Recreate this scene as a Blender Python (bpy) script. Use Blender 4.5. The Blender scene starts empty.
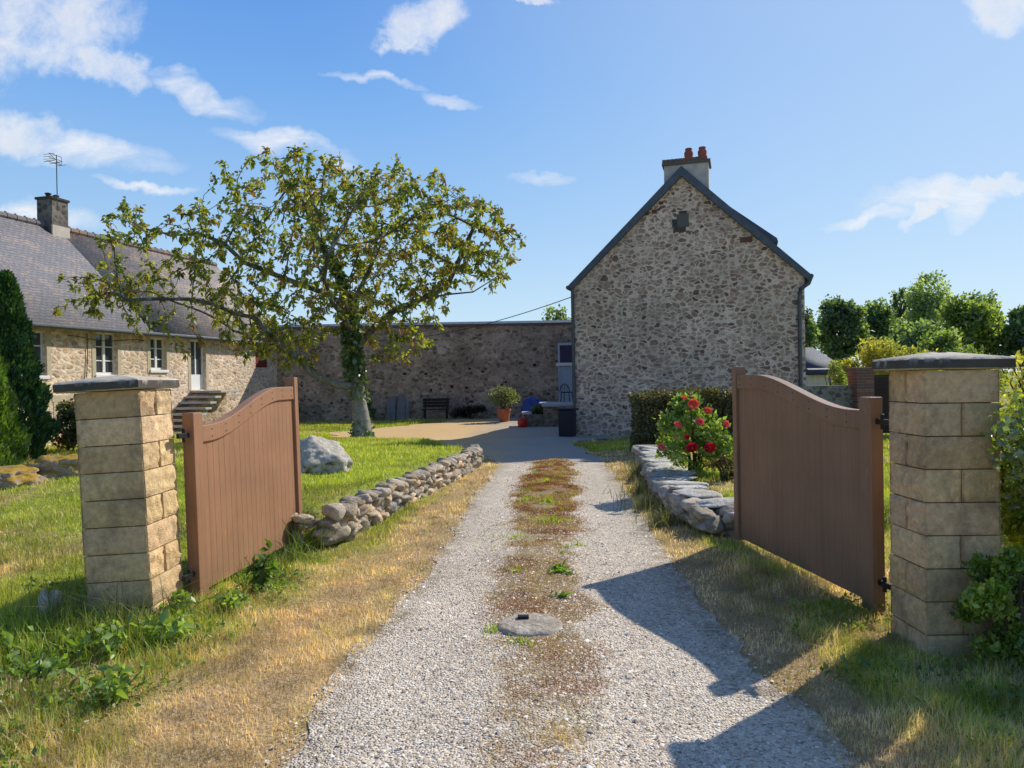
import bpy, bmesh, math, random
import numpy as np
from mathutils import Vector, Matrix, kdtree, noise as mnoise

rng = np.random.default_rng(11)
random.seed(11)
R = math.radians
scene = bpy.context.scene
COL = scene.collection
F = 745.0           # focal length in pixels of the photograph
EYE = 1.6


# ------------------------------------------------------------------ helpers
def W(px, py, Y):
    """a point of the photograph at depth Y, as a world point"""
    hz = 380 - (px - 512) * 0.0175
    x = px + (py - 384) * -0.0175 * -1 * 0.0
    return Vector(((x - 512) / F * Y, Y, EYE + (hz - py) / F * Y))


def lerp(a, b, t):
    return a + (b - a) * t


def sstep(x, a, b):
    t = np.clip((x - a) / (b - a), 0, 1)
    return t * t * (3 - 2 * t)


def _h(ix, iy, seed):
    v = np.sin(ix * 127.1 + iy * 311.7 + seed * 74.7) * 43758.5453
    return v - np.floor(v)


def vnoise(x, y, seed=0):
    x = np.asarray(x, float); y = np.asarray(y, float)
    xi = np.floor(x); yi = np.floor(y)
    fx = x - xi; fy = y - yi
    fx = fx * fx * (3 - 2 * fx); fy = fy * fy * (3 - 2 * fy)
    a = _h(xi, yi, seed); b = _h(xi + 1, yi, seed); c = _h(xi, yi + 1, seed); d = _h(xi + 1, yi + 1, seed)
    return (a * (1 - fx) + b * fx) * (1 - fy) + (c * (1 - fx) + d * fx) * fy


def fbm(x, y, seed=0, o=4):
    s = 0; a = .5; t = 0
    for k in range(o):
        s = s + a * vnoise(x * 2 ** k, y * 2 ** k, seed + k * 13); t += a; a *= .5
    return s / t


def np_mesh(name, V, Fc, mat=None, col=None, smooth=False, parent=None, attrs=None, link=True):
    V = np.asarray(V, np.float32); Fc = np.asarray(Fc, np.int32)
    me = bpy.data.meshes.new(name)
    me.vertices.add(len(V)); me.vertices.foreach_set('co', V.ravel())
    n, k = Fc.shape
    me.loops.add(n * k); me.loops.foreach_set('vertex_index', Fc.ravel())
    me.polygons.add(n); me.polygons.foreach_set('loop_start', np.arange(0, n * k, k, dtype=np.int32))
    if smooth:
        me.polygons.foreach_set('use_smooth', np.ones(n, bool))
    if col is not None:
        col = np.asarray(col, np.float32)
        c4 = np.ones((len(V), 4), np.float32); c4[:, :3] = col
        at = me.color_attributes.new('Col', 'FLOAT_COLOR', 'POINT'); at.data.foreach_set('color', c4.ravel())
    for an, av in (attrs or {}).items():
        at = me.attributes.new(an, 'FLOAT', 'POINT'); at.data.foreach_set('value', np.asarray(av, np.float32))
    me.update(calc_edges=True)
    if mat: me.materials.append(mat)
    o = bpy.data.objects.new(name, me)
    COL.objects.link(o)
    if parent: o.parent = parent
    return o


class MB:
    """collects shapes into one mesh"""
    def __init__(s):
        s.v = []; s.f = []; s.c = []

    def add(s, vs, fs, c=(1, 1, 1)):
        b = len(s.v)
        s.v += [tuple(v) for v in vs]; s.f += [tuple(b + i for i in f) for f in fs]
        s.c += [c] * len(vs)

    def box(s, x0, x1, y0, y1, z0, z1, c=(1, 1, 1), M=None):
        vs = [Vector(p) for p in ((x0, y0, z0), (x1, y0, z0), (x1, y1, z0), (x0, y1, z0), (x0, y0, z1), (x1, y0, z1), (x1, y1, z1), (x0, y1, z1))]
        if M: vs = [M @ v for v in vs]
        s.add(vs, [(0, 3, 2, 1), (4, 5, 6, 7), (0, 1, 5, 4), (1, 2, 6, 5), (2, 3, 7, 6), (3, 0, 4, 7)], c)

    def prism(s, poly, axis, a, b, c=(1, 1, 1)):
        """poly: 2D points; axis 'y': poly in XZ, 'z': XY, 'x': YZ"""
        n = len(poly)
        def P(p, t):
            return {'y': (p[0], t, p[1]), 'z': (p[0], p[1], t), 'x': (t, p[0], p[1])}[axis]
        vs = [P(p, a) for p in poly] + [P(p, b) for p in poly]
        fs = [tuple(range(n - 1, -1, -1)), tuple(range(n, 2 * n))]
        fs += [(i, (i + 1) % n, n + (i + 1) % n, n + i) for i in range(n)]
        s.add(vs, fs, c)

    def tube(s, pts, r, n=8, c=(1, 1, 1), caps=True):
        pts = [Vector(p) for p in pts]
        rs = r if isinstance(r, (list, tuple)) else [r] * len(pts)
        b = len(s.v); ref = Vector((0.3, 0.2, 1)).normalized()
        for i, p in enumerate(pts):
            d = (pts[min(i + 1, len(pts) - 1)] - pts[max(i - 1, 0)]).normalized()
            u = d.cross(ref)
            if u.length < .05: u = d.cross(Vector((1, 0, 0)))
            u.normalize(); w = d.cross(u)
            for k in range(n):
                a = 2 * math.pi * k / n
                s.v.append(tuple(p + (u * math.cos(a) + w * math.sin(a)) * rs[i])); s.c.append(c)
        for i in range(len(pts) - 1):
            for k in range(n):
                s.f.append((b + i * n + k, b + i * n + (k + 1) % n, b + (i + 1) * n + (k + 1) % n, b + (i + 1) * n + k))
        if caps:
            s.f.append(tuple(b + k for k in range(n - 1, -1, -1)))
            s.f.append(tuple(b + (len(pts) - 1) * n + k for k in range(n)))

    def lathe(s, prof, cx=0, cy=0, n=24, c=(1, 1, 1)):
        b = len(s.v)
        for (r, z) in prof:
            for k in range(n):
                a = 2 * math.pi * k / n
                s.v.append((cx + r * math.cos(a), cy + r * math.sin(a), z)); s.c.append(c)
        for i in range(len(prof) - 1):
            for k in range(n):
                s.f.append((b + i * n + k, b + i * n + (k + 1) % n, b + (i + 1) * n + (k + 1) % n, b + (i + 1) * n + k))
        s.f.append(tuple(b + k for k in range(n - 1, -1, -1)))
        s.f.append(tuple(b + (len(prof) - 1) * n + k for k in range(n)))

    def build(s, name, mat, parent=None, smooth=False, bevel=0, seg=2, angle=40):
        me = bpy.data.meshes.new(name)
        me.from_pydata(s.v, [], s.f)
        at = me.color_attributes.new('Col', 'FLOAT_COLOR', 'POINT')
        c4 = np.ones((len(s.v), 4), np.float32); c4[:, :3] = np.array(s.c, np.float32)
        at.data.foreach_set('color', c4.ravel())
        me.validate(); me.update()
        bm = bmesh.new(); bm.from_mesh(me); bmesh.ops.recalc_face_normals(bm, faces=bm.faces); bm.to_mesh(me); bm.free()
        if mat: me.materials.append(mat)
        o = bpy.data.objects.new(name, me); COL.objects.link(o)
        if parent: o.parent = parent
        if bevel:
            m = o.modifiers.new('bevel', 'BEVEL'); m.width = bevel; m.segments = seg; m.limit_method = 'ANGLE'; m.angle_limit = R(35)
        if smooth:
            for p in me.polygons: p.use_smooth = True
            me.set_sharp_from_angle(angle=R(angle))
        return o


def tag(o, label=None, cat=None, group=None, kind=None):
    if label: o['label'] = label
    if cat: o['category'] = cat
    if group: o['group'] = group
    if kind: o['kind'] = kind
    return o


def empty(name, loc, rz=0, label=None, cat=None, group=None):
    o = bpy.data.objects.new(name, None); COL.objects.link(o)
    o.location = loc; o.rotation_euler = (0, 0, rz); o.empty_display_size = .1
    return tag(o, label, cat, group)


# ------------------------------------------------------------------ materials
class NT:
    def __init__(s, name):
        s.m = bpy.data.materials.new(name); s.m.use_nodes = True
        s.t = s.m.node_tree; s.t.nodes.clear()
        s.out = s.t.nodes.new('ShaderNodeOutputMaterial')

    def n(s, typ, ins=None, **kw):
        nd = s.t.nodes.new('ShaderNode' + typ)
        for k, v in kw.items(): setattr(nd, k, v)
        for k, v in (ins or {}).items():
            sk = nd.inputs[k]
            if hasattr(v, 'is_output'): s.t.links.new(v, sk)
            else: sk.default_value = v
        return nd

    def math(s, op, a, b=0.0, c=0.0, clamp=False):
        return s.n('Math', {0: a, 1: b, 2: c}, operation=op, use_clamp=clamp).outputs[0]

    def mix(s, f, a, b, blend='MIX'):
        nd = s.n('Mix', {}, data_type='RGBA', blend_type=blend)
        for idx, v in ((0, f), (6, a), (7, b)):
            if hasattr(v, 'is_output'): s.t.links.new(v, nd.inputs[idx])
            else: nd.inputs[idx].default_value = (v if idx == 0 or len(v) == 4 else (*v, 1))
        return nd.outputs[2]

    def ramp(s, f, stops, interp='LINEAR'):
        nd = s.n('ValToRGB', {0: f}); cr = nd.color_ramp; cr.interpolation = interp
        while len(cr.elements) < len(stops): cr.elements.new(.5)
        for e, (p, c) in zip(cr.elements, stops):
            e.position = p; e.color = (*c, 1) if not isinstance(c, (int, float)) else (c, c, c, 1)
        return nd.outputs[0]

    def noise(s, vec, scale, detail=4, rough=.55, dist=0):
        return s.n('TexNoise', {'Vector': vec, 'Scale': scale, 'Detail': detail, 'Roughness': rough, 'Distortion': dist})

    def obj(s): return s.n('TexCoord').outputs['Object']
    def attr(s, name): return s.n('Attribute', attribute_name=name)
    def scale(s, vec, sc): return s.n('VectorMath', {0: vec, 1: sc}, operation='MULTIPLY').outputs[0]

    def bump(s, h, strength=.5, dist=.02, normal=None):
        ins = {'Height': h, 'Strength': strength, 'Distance': dist}
        if normal is not None: ins['Normal'] = normal
        return s.n('Bump', ins).outputs[0]

    def principled(s, col, rough=.8, normal=None, metallic=0, spec=.3):
        ins = {'Base Color': col if hasattr(col, 'is_output') else (*col, 1), 'Roughness': rough, 'Metallic': metallic, 'Specular IOR Level': spec}
        if normal is not None: ins['Normal'] = normal
        p = s.n('BsdfPrincipled', ins)
        s.t.links.new(p.outputs[0], s.out.inputs[0]); return p

    def finish(s, sh):
        s.t.links.new(sh, s.out.inputs[0]); return s.m


def leaf_mat(name, transl=.45, sat=1.0, gloss=.12, tint=(1, 1, 1)):
    t = NT(name)
    c = t.attr('Col').outputs['Color']
    n = t.noise(t.obj(), 3.0, 2).outputs['Fac']
    c = t.mix(1.0, c, t.ramp(n, [(.3, .75), (.7, 1.25)]), 'MULTIPLY')
    d = t.n('BsdfDiffuse', {'Color': c})
    tc = t.mix(1.0, c, (1.5 * tint[0], 1.45 * tint[1], .55 * tint[2]), 'MULTIPLY')
    tr = t.n('BsdfTranslucent', {'Color': tc})
    m = t.n('MixShader', {0: transl, 1: d.outputs[0], 2: tr.outputs[0]})
    g = t.n('BsdfGlossy', {'Color': (1, 1, 1, 1), 'Roughness': .45})
    m2 = t.n('MixShader', {0: gloss * .35, 1: m.outputs[0], 2: g.outputs[0]})
    return t.finish(m2.outputs[0])


def rubble_mat(name, sx, sz, mortar, ramp, thr=(.05, .16), bumpd=.03, dist=.35, stain=.5, seed=0.0, dark=None, mort_var=.2, round_r=.36):
    """irregular stones in mortar on the wall plane (x+y, z) of the object"""
    t = NT(name)
    sep = t.n('SeparateXYZ', {0: t.obj()})
    u = t.math('ADD', sep.outputs[0], sep.outputs[1])
    v = t.n('CombineXYZ', {0: u, 1: sep.outputs[2], 2: seed}).outputs[0]
    nz = t.noise(v, 2.6, 3)
    off = t.n('VectorMath', {0: nz.outputs['Color'], 1: (.5, .5, .5)}, operation='SUBTRACT').outputs[0]
    v2 = t.n('VectorMath', {0: off, 1: (dist, dist * .6, 0), 2: v}, operation='MULTIPLY_ADD').outputs[0]
    vs = t.scale(v2, (sx, sz, 1))
    v1 = t.n('TexVoronoi', {'Vector': vs, 'Scale': 1.0, 'Randomness': .95}, voronoi_dimensions='2D', feature='F1')
    ve = t.n('TexVoronoi', {'Vector': vs, 'Scale': 1.0, 'Randomness': .95}, voronoi_dimensions='2D', feature='DISTANCE_TO_EDGE')
    rc = t.n('SeparateColor', {0: v1.outputs['Color']})
    fine = t.noise(v, 22, 4).outputs['Fac']
    edge = t.math('ADD', ve.outputs['Distance'], t.math('MULTIPLY', t.math('SUBTRACT', fine, .5), .16))
    th = t.math('MULTIPLY_ADD', rc.outputs[1], thr[1] - thr[0], thr[0])
    rnd = t.math('SUBTRACT', t.math('MULTIPLY_ADD', rc.outputs[2], .3, round_r), t.math('ADD', v1.outputs['Distance'], t.math('MULTIPLY', t.math('SUBTRACT', fine, .5), .3)))
    mask = t.math('MULTIPLY_ADD', t.math('MINIMUM', t.math('SUBTRACT', edge, th), rnd), 12.0, .5, clamp=True)
    vs2 = t.scale(v2, (sx * 2.1, sz * 2.4, 1))
    w1 = t.n('TexVoronoi', {'Vector': vs2, 'Scale': 1.0, 'Randomness': 1.0}, voronoi_dimensions='2D', feature='F1')
    we = t.n('TexVoronoi', {'Vector': vs2, 'Scale': 1.0, 'Randomness': 1.0}, voronoi_dimensions='2D', feature='DISTANCE_TO_EDGE')
    wc = t.n('SeparateColor', {0: w1.outputs['Color']})
    small = t.math('MULTIPLY', t.math('MULTIPLY_ADD', t.math('SUBTRACT', t.math('ADD', we.outputs['Distance'], t.math('MULTIPLY', t.math('SUBTRACT', fine, .5), .2)), .15), 9.0, .5, clamp=True),
                   t.math('MULTIPLY_ADD', t.math('SUBTRACT', .045, edge), 25.0, .5, clamp=True))
    small = t.math('MULTIPLY', small, t.math('GREATER_THAN', wc.outputs[1], .35))
    stone = t.mix(t.math('MULTIPLY', small, t.math('SUBTRACT', 1.0, mask)), t.ramp(rc.outputs[0], ramp), t.ramp(wc.outputs[0], ramp))
    mask = t.math('MAXIMUM', mask, small)
    big = t.noise(v, 9, 5, .65).outputs['Fac']
    stone = t.mix(1.0, stone, t.ramp(big, [(.25, .6), (.75, 1.4)]), 'MULTIPLY')
    mc = t.mix(t.noise(v, 1.1, 4).outputs['Fac'], tuple(c * (1 - mort_var) for c in mortar), tuple(c * (1 + mort_var) for c in mortar))
    mc = t.mix(1.0, mc, t.ramp(fine, [(.3, .82), (.7, 1.15)]), 'MULTIPLY')
    col = t.mix(mask, mc, stone)
    st = t.ramp(t.noise(v, .55, 5, .6).outputs['Fac'], [(.3, 1 - stain), (.6, 1.08)])
    col = t.mix(1.0, col, st, 'MULTIPLY')
    hgt = t.math('ADD', t.math('MULTIPLY', mask, t.math('MINIMUM', ve.outputs['Distance'], .35)), t.math('MULTIPLY', fine, .12))
    t.principled(col, .92, t.bump(hgt, .9, bumpd), spec=.15)
    return t.m


def slate_mat(name, base, alt, lichen, row=.2, w=.25, lich=.5, seed=0):
    """slates in rows; expects attribute-free object coords: x along the eave, 'Slope' attribute up the slope"""
    t = NT(name)
    sep = t.n('SeparateXYZ', {0: t.obj()})
    sl = t.attr('Slope').outputs['Fac']
    v = t.n('CombineXYZ', {0: sep.outputs[0], 1: sl, 2: seed}).outputs[0]
    br = t.n('TexBrick', {'Vector': v, 'Color1': (0, 0, 0, 1), 'Color2': (1, 1, 1, 1), 'Mortar': (0, 0, 0, 1), 'Scale': 1.0, 'Mortar Size': .008,
                          'Mortar Smooth': .1, 'Bias': 0.0, 'Brick Width': w, 'Row Height': row})
    br.offset = .5
    n1 = t.noise(v, 1.6, 6, .65).outputs['Fac']
    n2 = t.noise(v, 11, 4).outputs['Fac']
    col = t.mix(br.outputs['Color'], base, alt)
    col = t.mix(1.0, col, t.ramp(n2, [(.25, .7), (.75, 1.3)]), 'MULTIPLY')
    lm = t.math('MULTIPLY', t.ramp(t.math('ADD', n1, t.math('MULTIPLY', t.math('SUBTRACT', n2, .5), .5)), [(.5, 0.0), (.68, 1.0)]), lich)
    col = t.mix(lm, col, lichen)
    col = t.mix(br.outputs['Fac'], col, tuple(c * .6 for c in base))
    saw = t.math('FRACT', t.math('DIVIDE', sl, row))
    h = t.math('ADD', t.math('MULTIPLY', saw, -1.0), t.math('ADD', t.math('MULTIPLY', n2, .4), t.math('MULTIPLY', br.outputs['Fac'], -.5)))
    t.principled(col, .75, t.bump(h, .8, .015), spec=.25)
    return t.m


def rock_mat(name, lich=.5, moss=.25, mosscol=(.16, .13, .02), tint=(1, 1, 1), up_w=.12):
    t = NT(name)
    o = t.n('NewGeometry').outputs['Position']
    c = t.attr('Col').outputs['Color']
    n1 = t.noise(o, 4.5, 6, .65).outputs['Fac']; n2 = t.noise(o, 26, 5, .7).outputs['Fac']; n3 = t.noise(o, 9.5, 6, .7).outputs['Fac']
    col = t.mix(1.0, c, t.ramp(n2, [(.25, .55), (.8, 1.5)]), 'MULTIPLY')
    col = t.mix(1.0, col, tint, 'MULTIPLY')
    col = t.mix(t.math('MULTIPLY', t.ramp(n3, [(.52, 0.0), (.62, 1.0)]), lich), col, (.62, .6, .55))
    up = t.n('SeparateXYZ', {0: t.n('NewGeometry').outputs['Normal']}).outputs[2]
    mm = t.math('MULTIPLY', t.ramp(t.math('ADD', n1, t.math('MULTIPLY', up, up_w)), [(.55, 0.0), (.66, 1.0)]), moss)
    col = t.mix(mm, col, mosscol)
    col = t.mix(t.ramp(n1, [(.3, .45), (.42, 0.0)]), col, (.05, .045, .04))
    t.principled(col, .93, t.bump(t.math('ADD', n2, t.math('MULTIPLY', n3, 1.5)), .8, .03), spec=.15)
    return t.m


def plain_mat(name, col, rough=.6, var=.25, scale=8, bump=.15, metallic=0, spec=.3, streak=None):
    t = NT(name)
    v = t.obj()
    if streak: v = t.scale(v, streak)
    n = t.noise(v, scale, 5, .6).outputs['Fac']
    c = t.mix(1.0, (*col, 1), t.ramp(n, [(.25, 1 - var), (.75, 1 + var)]), 'MULTIPLY')
    t.principled(c, rough, t.bump(n, bump, .01), metallic, spec)
    return t.m


def vcol_mat(name, rough=.85, var=.3, scale=14, bump=.4, bd=.01, spec=.2, stain=None, stainscale=2.2, rim=None):
    t = NT(name)
    c = t.attr('Col').outputs['Color']
    o = t.obj()
    n = t.noise(o, scale, 6, .65).outputs['Fac']
    c = t.mix(1.0, c, t.ramp(n, [(.22, 1 - var), (.78, 1 + var)]), 'MULTIPLY')
    if stain:
        s = t.noise(o, stainscale, 7, .68, .4).outputs['Fac']
        c = t.mix(t.ramp(s, [(.48, 0.0), (.68, .75)]), c, stain)
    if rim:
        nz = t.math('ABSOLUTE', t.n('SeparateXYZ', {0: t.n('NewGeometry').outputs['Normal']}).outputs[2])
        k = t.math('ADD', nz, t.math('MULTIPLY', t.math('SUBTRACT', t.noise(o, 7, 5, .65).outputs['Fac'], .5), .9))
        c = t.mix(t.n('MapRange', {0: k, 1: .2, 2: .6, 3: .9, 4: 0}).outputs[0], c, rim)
    n2 = t.noise(o, scale * 4, 4).outputs['Fac']
    t.principled(c, rough, t.bump(t.math('ADD', n, t.math('MULTIPLY', n2, .4)), bump, bd), spec=spec)
    return t.m


def paint_wood_mat(name, col):
    t = NT(name)
    o = t.obj()
    g = t.noise(t.scale(o, (30, 30, 1.2)), 3.0, 5, .6, .3).outputs['Fac']
    b = t.noise(o, 2.0, 5, .6).outputs['Fac']
    c = t.mix(1.0, (*col, 1), t.ramp(b, [(.3, .86), (.7, 1.12)]), 'MULTIPLY')
    c = t.mix(1.0, c, t.ramp(g, [(.3, .88), (.7, 1.08)]), 'MULTIPLY')
    sp = t.noise(t.scale(o, (1, 1, .25)), 30, 3).outputs['Fac']
    c = t.mix(t.ramp(sp, [(.69, 0.0), (.76, .55)]), c, tuple(min(1, k * 1.5 + .04) for k in col))
    sep = t.n('SeparateXYZ', {0: o})
    low = t.math('MULTIPLY', t.ramp(sep.outputs[2], [(.05, 1.0), (.42, 0.0)]), t.ramp(t.noise(t.scale(o, (1, 1, .5)), 9, 5, .7).outputs['Fac'], [(.35, 0.0), (.75, .75)]))
    c = t.mix(low, c, (.2, .15, .09))
    c = t.mix(t.ramp(t.noise(t.scale(o, (6, 6, .35)), 2.2, 4, .6).outputs['Fac'], [(.52, 0.0), (.8, .4)]), c, tuple(k * .5 for k in col))
    t.principled(c, .55, t.bump(g, .35, .004), spec=.35)
    return t.m


def glass_mat(name, col=(.05, .06, .07)):
    t = NT(name)
    n = t.noise(t.obj(), 1.3, 2).outputs['Fac']
    t.principled(t.mix(n, tuple(c * .6 for c in col), tuple(c * 1.5 for c in col)), .06, t.bump(n, .05, .01), spec=.9)
    return t.m


M = {}
M['pot_red'] = plain_mat('dull_red_pot', (.3, .085, .06), .85, .3, 10)
M['stack'] = plain_mat('grey_stack', (.46, .42, .37), .9, .3, 4, .5)
M['gable'] = rubble_mat('gable_rubble', 5.7, 8.8, (.72, .55, .435),
    [(0, (.16, .1, .072)), (.15, (.29, .195, .14)), (.45, (.42, .3, .22)), (.7, (.5, .37, .28)), (.88, (.3, .175, .125)), (1, (.58, .44, .34))], (.02, .17), .03, .42, .2)
M['farm'] = rubble_mat('farm_rubble', 4.6, 7.0, (.88, .69, .52),
    [(0, (.56, .38, .25)), (.3, (.7, .54, .39)), (.55, (.46, .37, .29)), (.8, (.78, .62, .46)), (1, (.34, .24, .17))], (.0, .1), .035, .35, .22, round_r=.55)
M['barn'] = rubble_mat('barn_rubble', 5.2, 7.5, (.52, .39, .28),
    [(0, (.17, .115, .08)), (.3, (.38, .275, .195)), (.6, (.5, .375, .27)), (.85, (.3, .2, .14)), (1, (.58, .45, .34))], (.0, .1), .03, .35, .5, round_r=.5)
M['yardwall'] = rubble_mat('yard_rubble', 5, 7, (.3, .27, .22),
    [(0, (.1, .09, .07)), (.5, (.2, .17, .14)), (1, (.28, .24, .2))], (.03, .12), .03, .3, .4)
M['slate_new'] = slate_mat('slate_new', (.15, .148, .168), (.178, .173, .192), (.45, .32, .22), row=.13, w=.2, lich=.4)
M['slate_old'] = slate_mat('slate_old', (.2, .178, .17), (.25, .218, .205), (.52, .37, .24), row=.13, w=.2, lich=.75, seed=3)
M['slate_blue'] = slate_mat('slate_blue', (.05, .062, .085), (.075, .088, .11), (.1, .1, .1), lich=.2)
M['barge'] = plain_mat('barge_slate', (.085, .1, .125), .6, .3, 6)
M['rock'] = rock_mat('lichen_rock', .6, .35)
M['rock_mossy'] = rock_mat('mossy_rock', .25, 1.0, (.4, .25, .045), up_w=.26)
M['boulder'] = rock_mat('boulder_rock', .7, .9, (.13, .085, .03), up_w=-.22)
M['block'] = vcol_mat('split_face_block', .92, .36, 24, .9, .014, stain=(.2, .15, .1), stainscale=3.2)
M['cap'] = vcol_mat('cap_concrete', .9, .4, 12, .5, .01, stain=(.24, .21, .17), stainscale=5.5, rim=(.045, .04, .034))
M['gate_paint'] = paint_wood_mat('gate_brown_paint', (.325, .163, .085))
M['gate_paint_shaded'] = paint_wood_mat('gate_brown_paint_shaded', (.275, .157, .093))  # same brown paint, with the right leaf's shade put into the colour
M['black_iron'] = plain_mat('black_iron', (.02, .02, .02), .5, .3, 20, metallic=.3)
M['white_frame'] = plain_mat('white_joinery', (.75, .75, .73), .5, .06)
M['dressed'] = plain_mat('dressed_stone', (.5, .42, .3), .9, .2, 5, .3)
M['zinc'] = plain_mat('zinc', (.09, .095, .1), .45, .2, 6, metallic=.5)
M['glass'] = glass_mat('window_glass')
M['blue_glass'] = glass_mat('blue_glass', (.01, .02, .07))
M['red_paint'] = plain_mat('red_paint', (.17, .03, .025), .6, .2, 8)
M['terracotta'] = plain_mat('terracotta', (.42, .14, .07), .85, .25, 10)
M['brick'] = vcol_mat('brick_clay', .9, .3, 14, .4)
M['render_wall'] = plain_mat('lime_render', (.52, .46, .38), .9, .2, 3, .3)
M['chim_stone'] = rubble_mat('chimney_stone', 4.5, 5.5, (.2, .18, .15), [(0, (.08, .07, .055)), (.5, (.15, .13, .11)), (1, (.22, .19, .16))], (.02, .08), .03, .1, .5)
M['slab'] = plain_mat('pale_slab', (.42, .42, .42), .85, .2, 6)
M['navy'] = plain_mat('navy_plastic', (.006, .008, .022), .4, .2, 6)
M['tarp'] = plain_mat('blue_tarp', (.03, .08, .32), .5, .3, 5)
M['grey_wood'] = plain_mat('grey_wood', (.2, .19, .18), .9, .35, 5, .4, streak=(10, 10, 1))
M['dark_wood'] = plain_mat('dark_wood', (.035, .025, .02), .8, .3, 6, .3)
M['pale_door'] = plain_mat('pale_door', (.42, .46, .52), .6, .1, 6)
M['concrete'] = rock_mat('old_concrete', .25, .4, (.2, .13, .06))
M['bark'] = vcol_mat('walnut_bark', .95, .45, 12, .9, .03, stain=(.42, .4, .36), stainscale=5)
M['bark_dark'] = plain_mat('dark_bark', (.07, .055, .04), .95, .4, 6, .8)
M['leaf'] = leaf_mat('leaf', .5)
M['leaf_dense'] = leaf_mat('leaf_dense', .3)
M['leaf_far'] = leaf_mat('leaf_far', .62)
M['leaf_glossy'] = leaf_mat('leaf_glossy', .45, gloss=.35)
M['grass'] = leaf_mat('grass_blade', .42, gloss=.1, tint=(.95, .95, 1.1))
M['petal'] = leaf_mat('petal', .35, gloss=.05, tint=(1, .5, 1))
M['chip'] = vcol_mat('gravel_chip', .9, .2, 40, .2)
M['cable'] = plain_mat('cable', (.02, .02, .02), .6, .1)

# ------------------------------------------------------------------ plan of the ground
DY = np.array([-8, 0, 3.1, 5.2, 7.1, 9.8, 12, 14.5, 16])
DL = np.array([-1.45, -1.25, -1.06, -.87, -.70, -.57, -.42, -.25, -.2])
DR = np.array([1.30, 1.33, 1.36, 1.36, 1.40, 1.58, 1.66, 1.75, 1.85])
WL = np.array([(-2.0, 7.25), (-1.82, 8.2), (-1.52, 9.9), (-1.2, 11.6), (-.92, 13.2), (-.82, 14.3)])
WR = np.array([(2.08, 7.4), (1.98, 8.4), (2.03, 9.6), (2.2, 11.2), (2.42, 12.8), (2.55, 14.2)])
CY = np.array([14.3, 15.5, 17, 19, 21, 24, 27, 30, 31.7])
CL = np.array([-.3, -.5, -1.2, -3.0, -5.0, -5.9, -4.2, -2.6, -2.2])
CR = np.array([1.75, 1.7, 1.55, 1.45, 5, 5, 5, 5, 5])
SY = np.array([0, 3, 3.7, 6.2, 9, 12, 14.5]); SC = np.array([.05, .05, .06, .17, .38, .6, .8]); SW = np.array([.34, .34, .36, .42, .42, .42, .4])


def dl(y): return np.interp(y, DY, DL)
def dr(y): return np.interp(y, DY, DR)


def terrain(x, y):
    x = np.asarray(x, float); y = np.asarray(y, float)
    wl = np.interp(y, WL[:, 1], WL[:, 0]); wr = np.interp(y, WR[:, 1], WR[:, 0])
    left = sstep(wl + .03 - x, 0, .13)
    ramp0 = lerp(sstep(y, 7.3, 7.7), sstep(y, 5.5, 10.5), sstep(-x, 2.3, 4.0))
    back = 1 - sstep(y, 14.2, 22) ; back2 = lerp(1 - sstep(y, 13.8, 15.0), back, sstep(-x, .9, 2.2))
    hl = .36 * left * ramp0 * back2 * (1 - sstep(-x, 7, 11))
    right = sstep(x - wr - .12, 0, .25)
    hr = .26 * right * sstep(y, 7.4, 7.9) * (1 - sstep(y, 12.5, 16)) * (1 - sstep(x, 3.5, 6))
    vis = (np.abs(x) < 60) & (y < 80)
    bump = (fbm(x * .8, y * .8, 3, 3) - .5) * .09
    on_drive = sstep(x, dl(y) - .35, dl(y) + .1) * (1 - sstep(x, dr(y) - .1, dr(y) + .35)) * (1 - sstep(y, 15, 17))
    crown = np.exp(-((x - np.interp(y, SY, SC)) / .38) ** 2) * .03 - .015
    bump = bump * (1 - .85 * on_drive) + crown * on_drive
    return np.where(vis, hl + hr + bump, -.05 + 0 * x)


def th(x, y): return float(terrain(np.array([x]), np.array([y]))[0])


def dryness(x, y):
    """0 lush green .. 1 straw"""
    e_l = dl(y) - x; e_r = x - dr(y)
    n = fbm(x * 1.1, y * 1.1, 21, 4); n2 = fbm(x * 4, y * 4, 31, 3)
    wl_ = np.interp(y, [3, 4, 5, 7, 10, 14, 15.5], [.75, 1.05, 1.0, .75, .62, .5, .6])
    wr_ = np.interp(y, [3, 5.5, 7, 9, 11, 14], [.35, .4, .42, .4, .55, .8])
    v = np.where(x < 0, 1 - sstep(e_l, wl_ * .65, wl_ * 1.25), 1 - sstep(e_r, wr_ * .6, wr_ * 1.4))
    v = v * np.where(y > 16.5, 0, 1)
    base = sstep(n, .42, .75) * .65
    base = np.where((x > 0) & (y < 7.4), np.clip(.56 + (n - .5) * 1.2 + (n2 - .5) * .9, .1, .85), base)
    # the raised lawn by the wall is lush
    wlx = np.interp(y, WL[:, 1], WL[:, 0])
    lush = (x < wlx) & (y > 7.6) & (y < 24) & (x > -6)
    base = np.where(lush, base * .35, np.where((x < 0) & (y < 16), base * .9 + .14, base))
    return np.clip(np.maximum(v * (.84 + .7 * (n2 - .3)), base + (n2 - .5) * .3), 0, 1)


# ------------------------------------------------------------------ world, sun, camera
SUN_AZ, SUN_EL = R(49), R(38.5)
sun_dir = Vector((math.sin(SUN_AZ) * math.cos(SUN_EL), math.cos(SUN_AZ) * math.cos(SUN_EL), math.sin(SUN_EL)))


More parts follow.
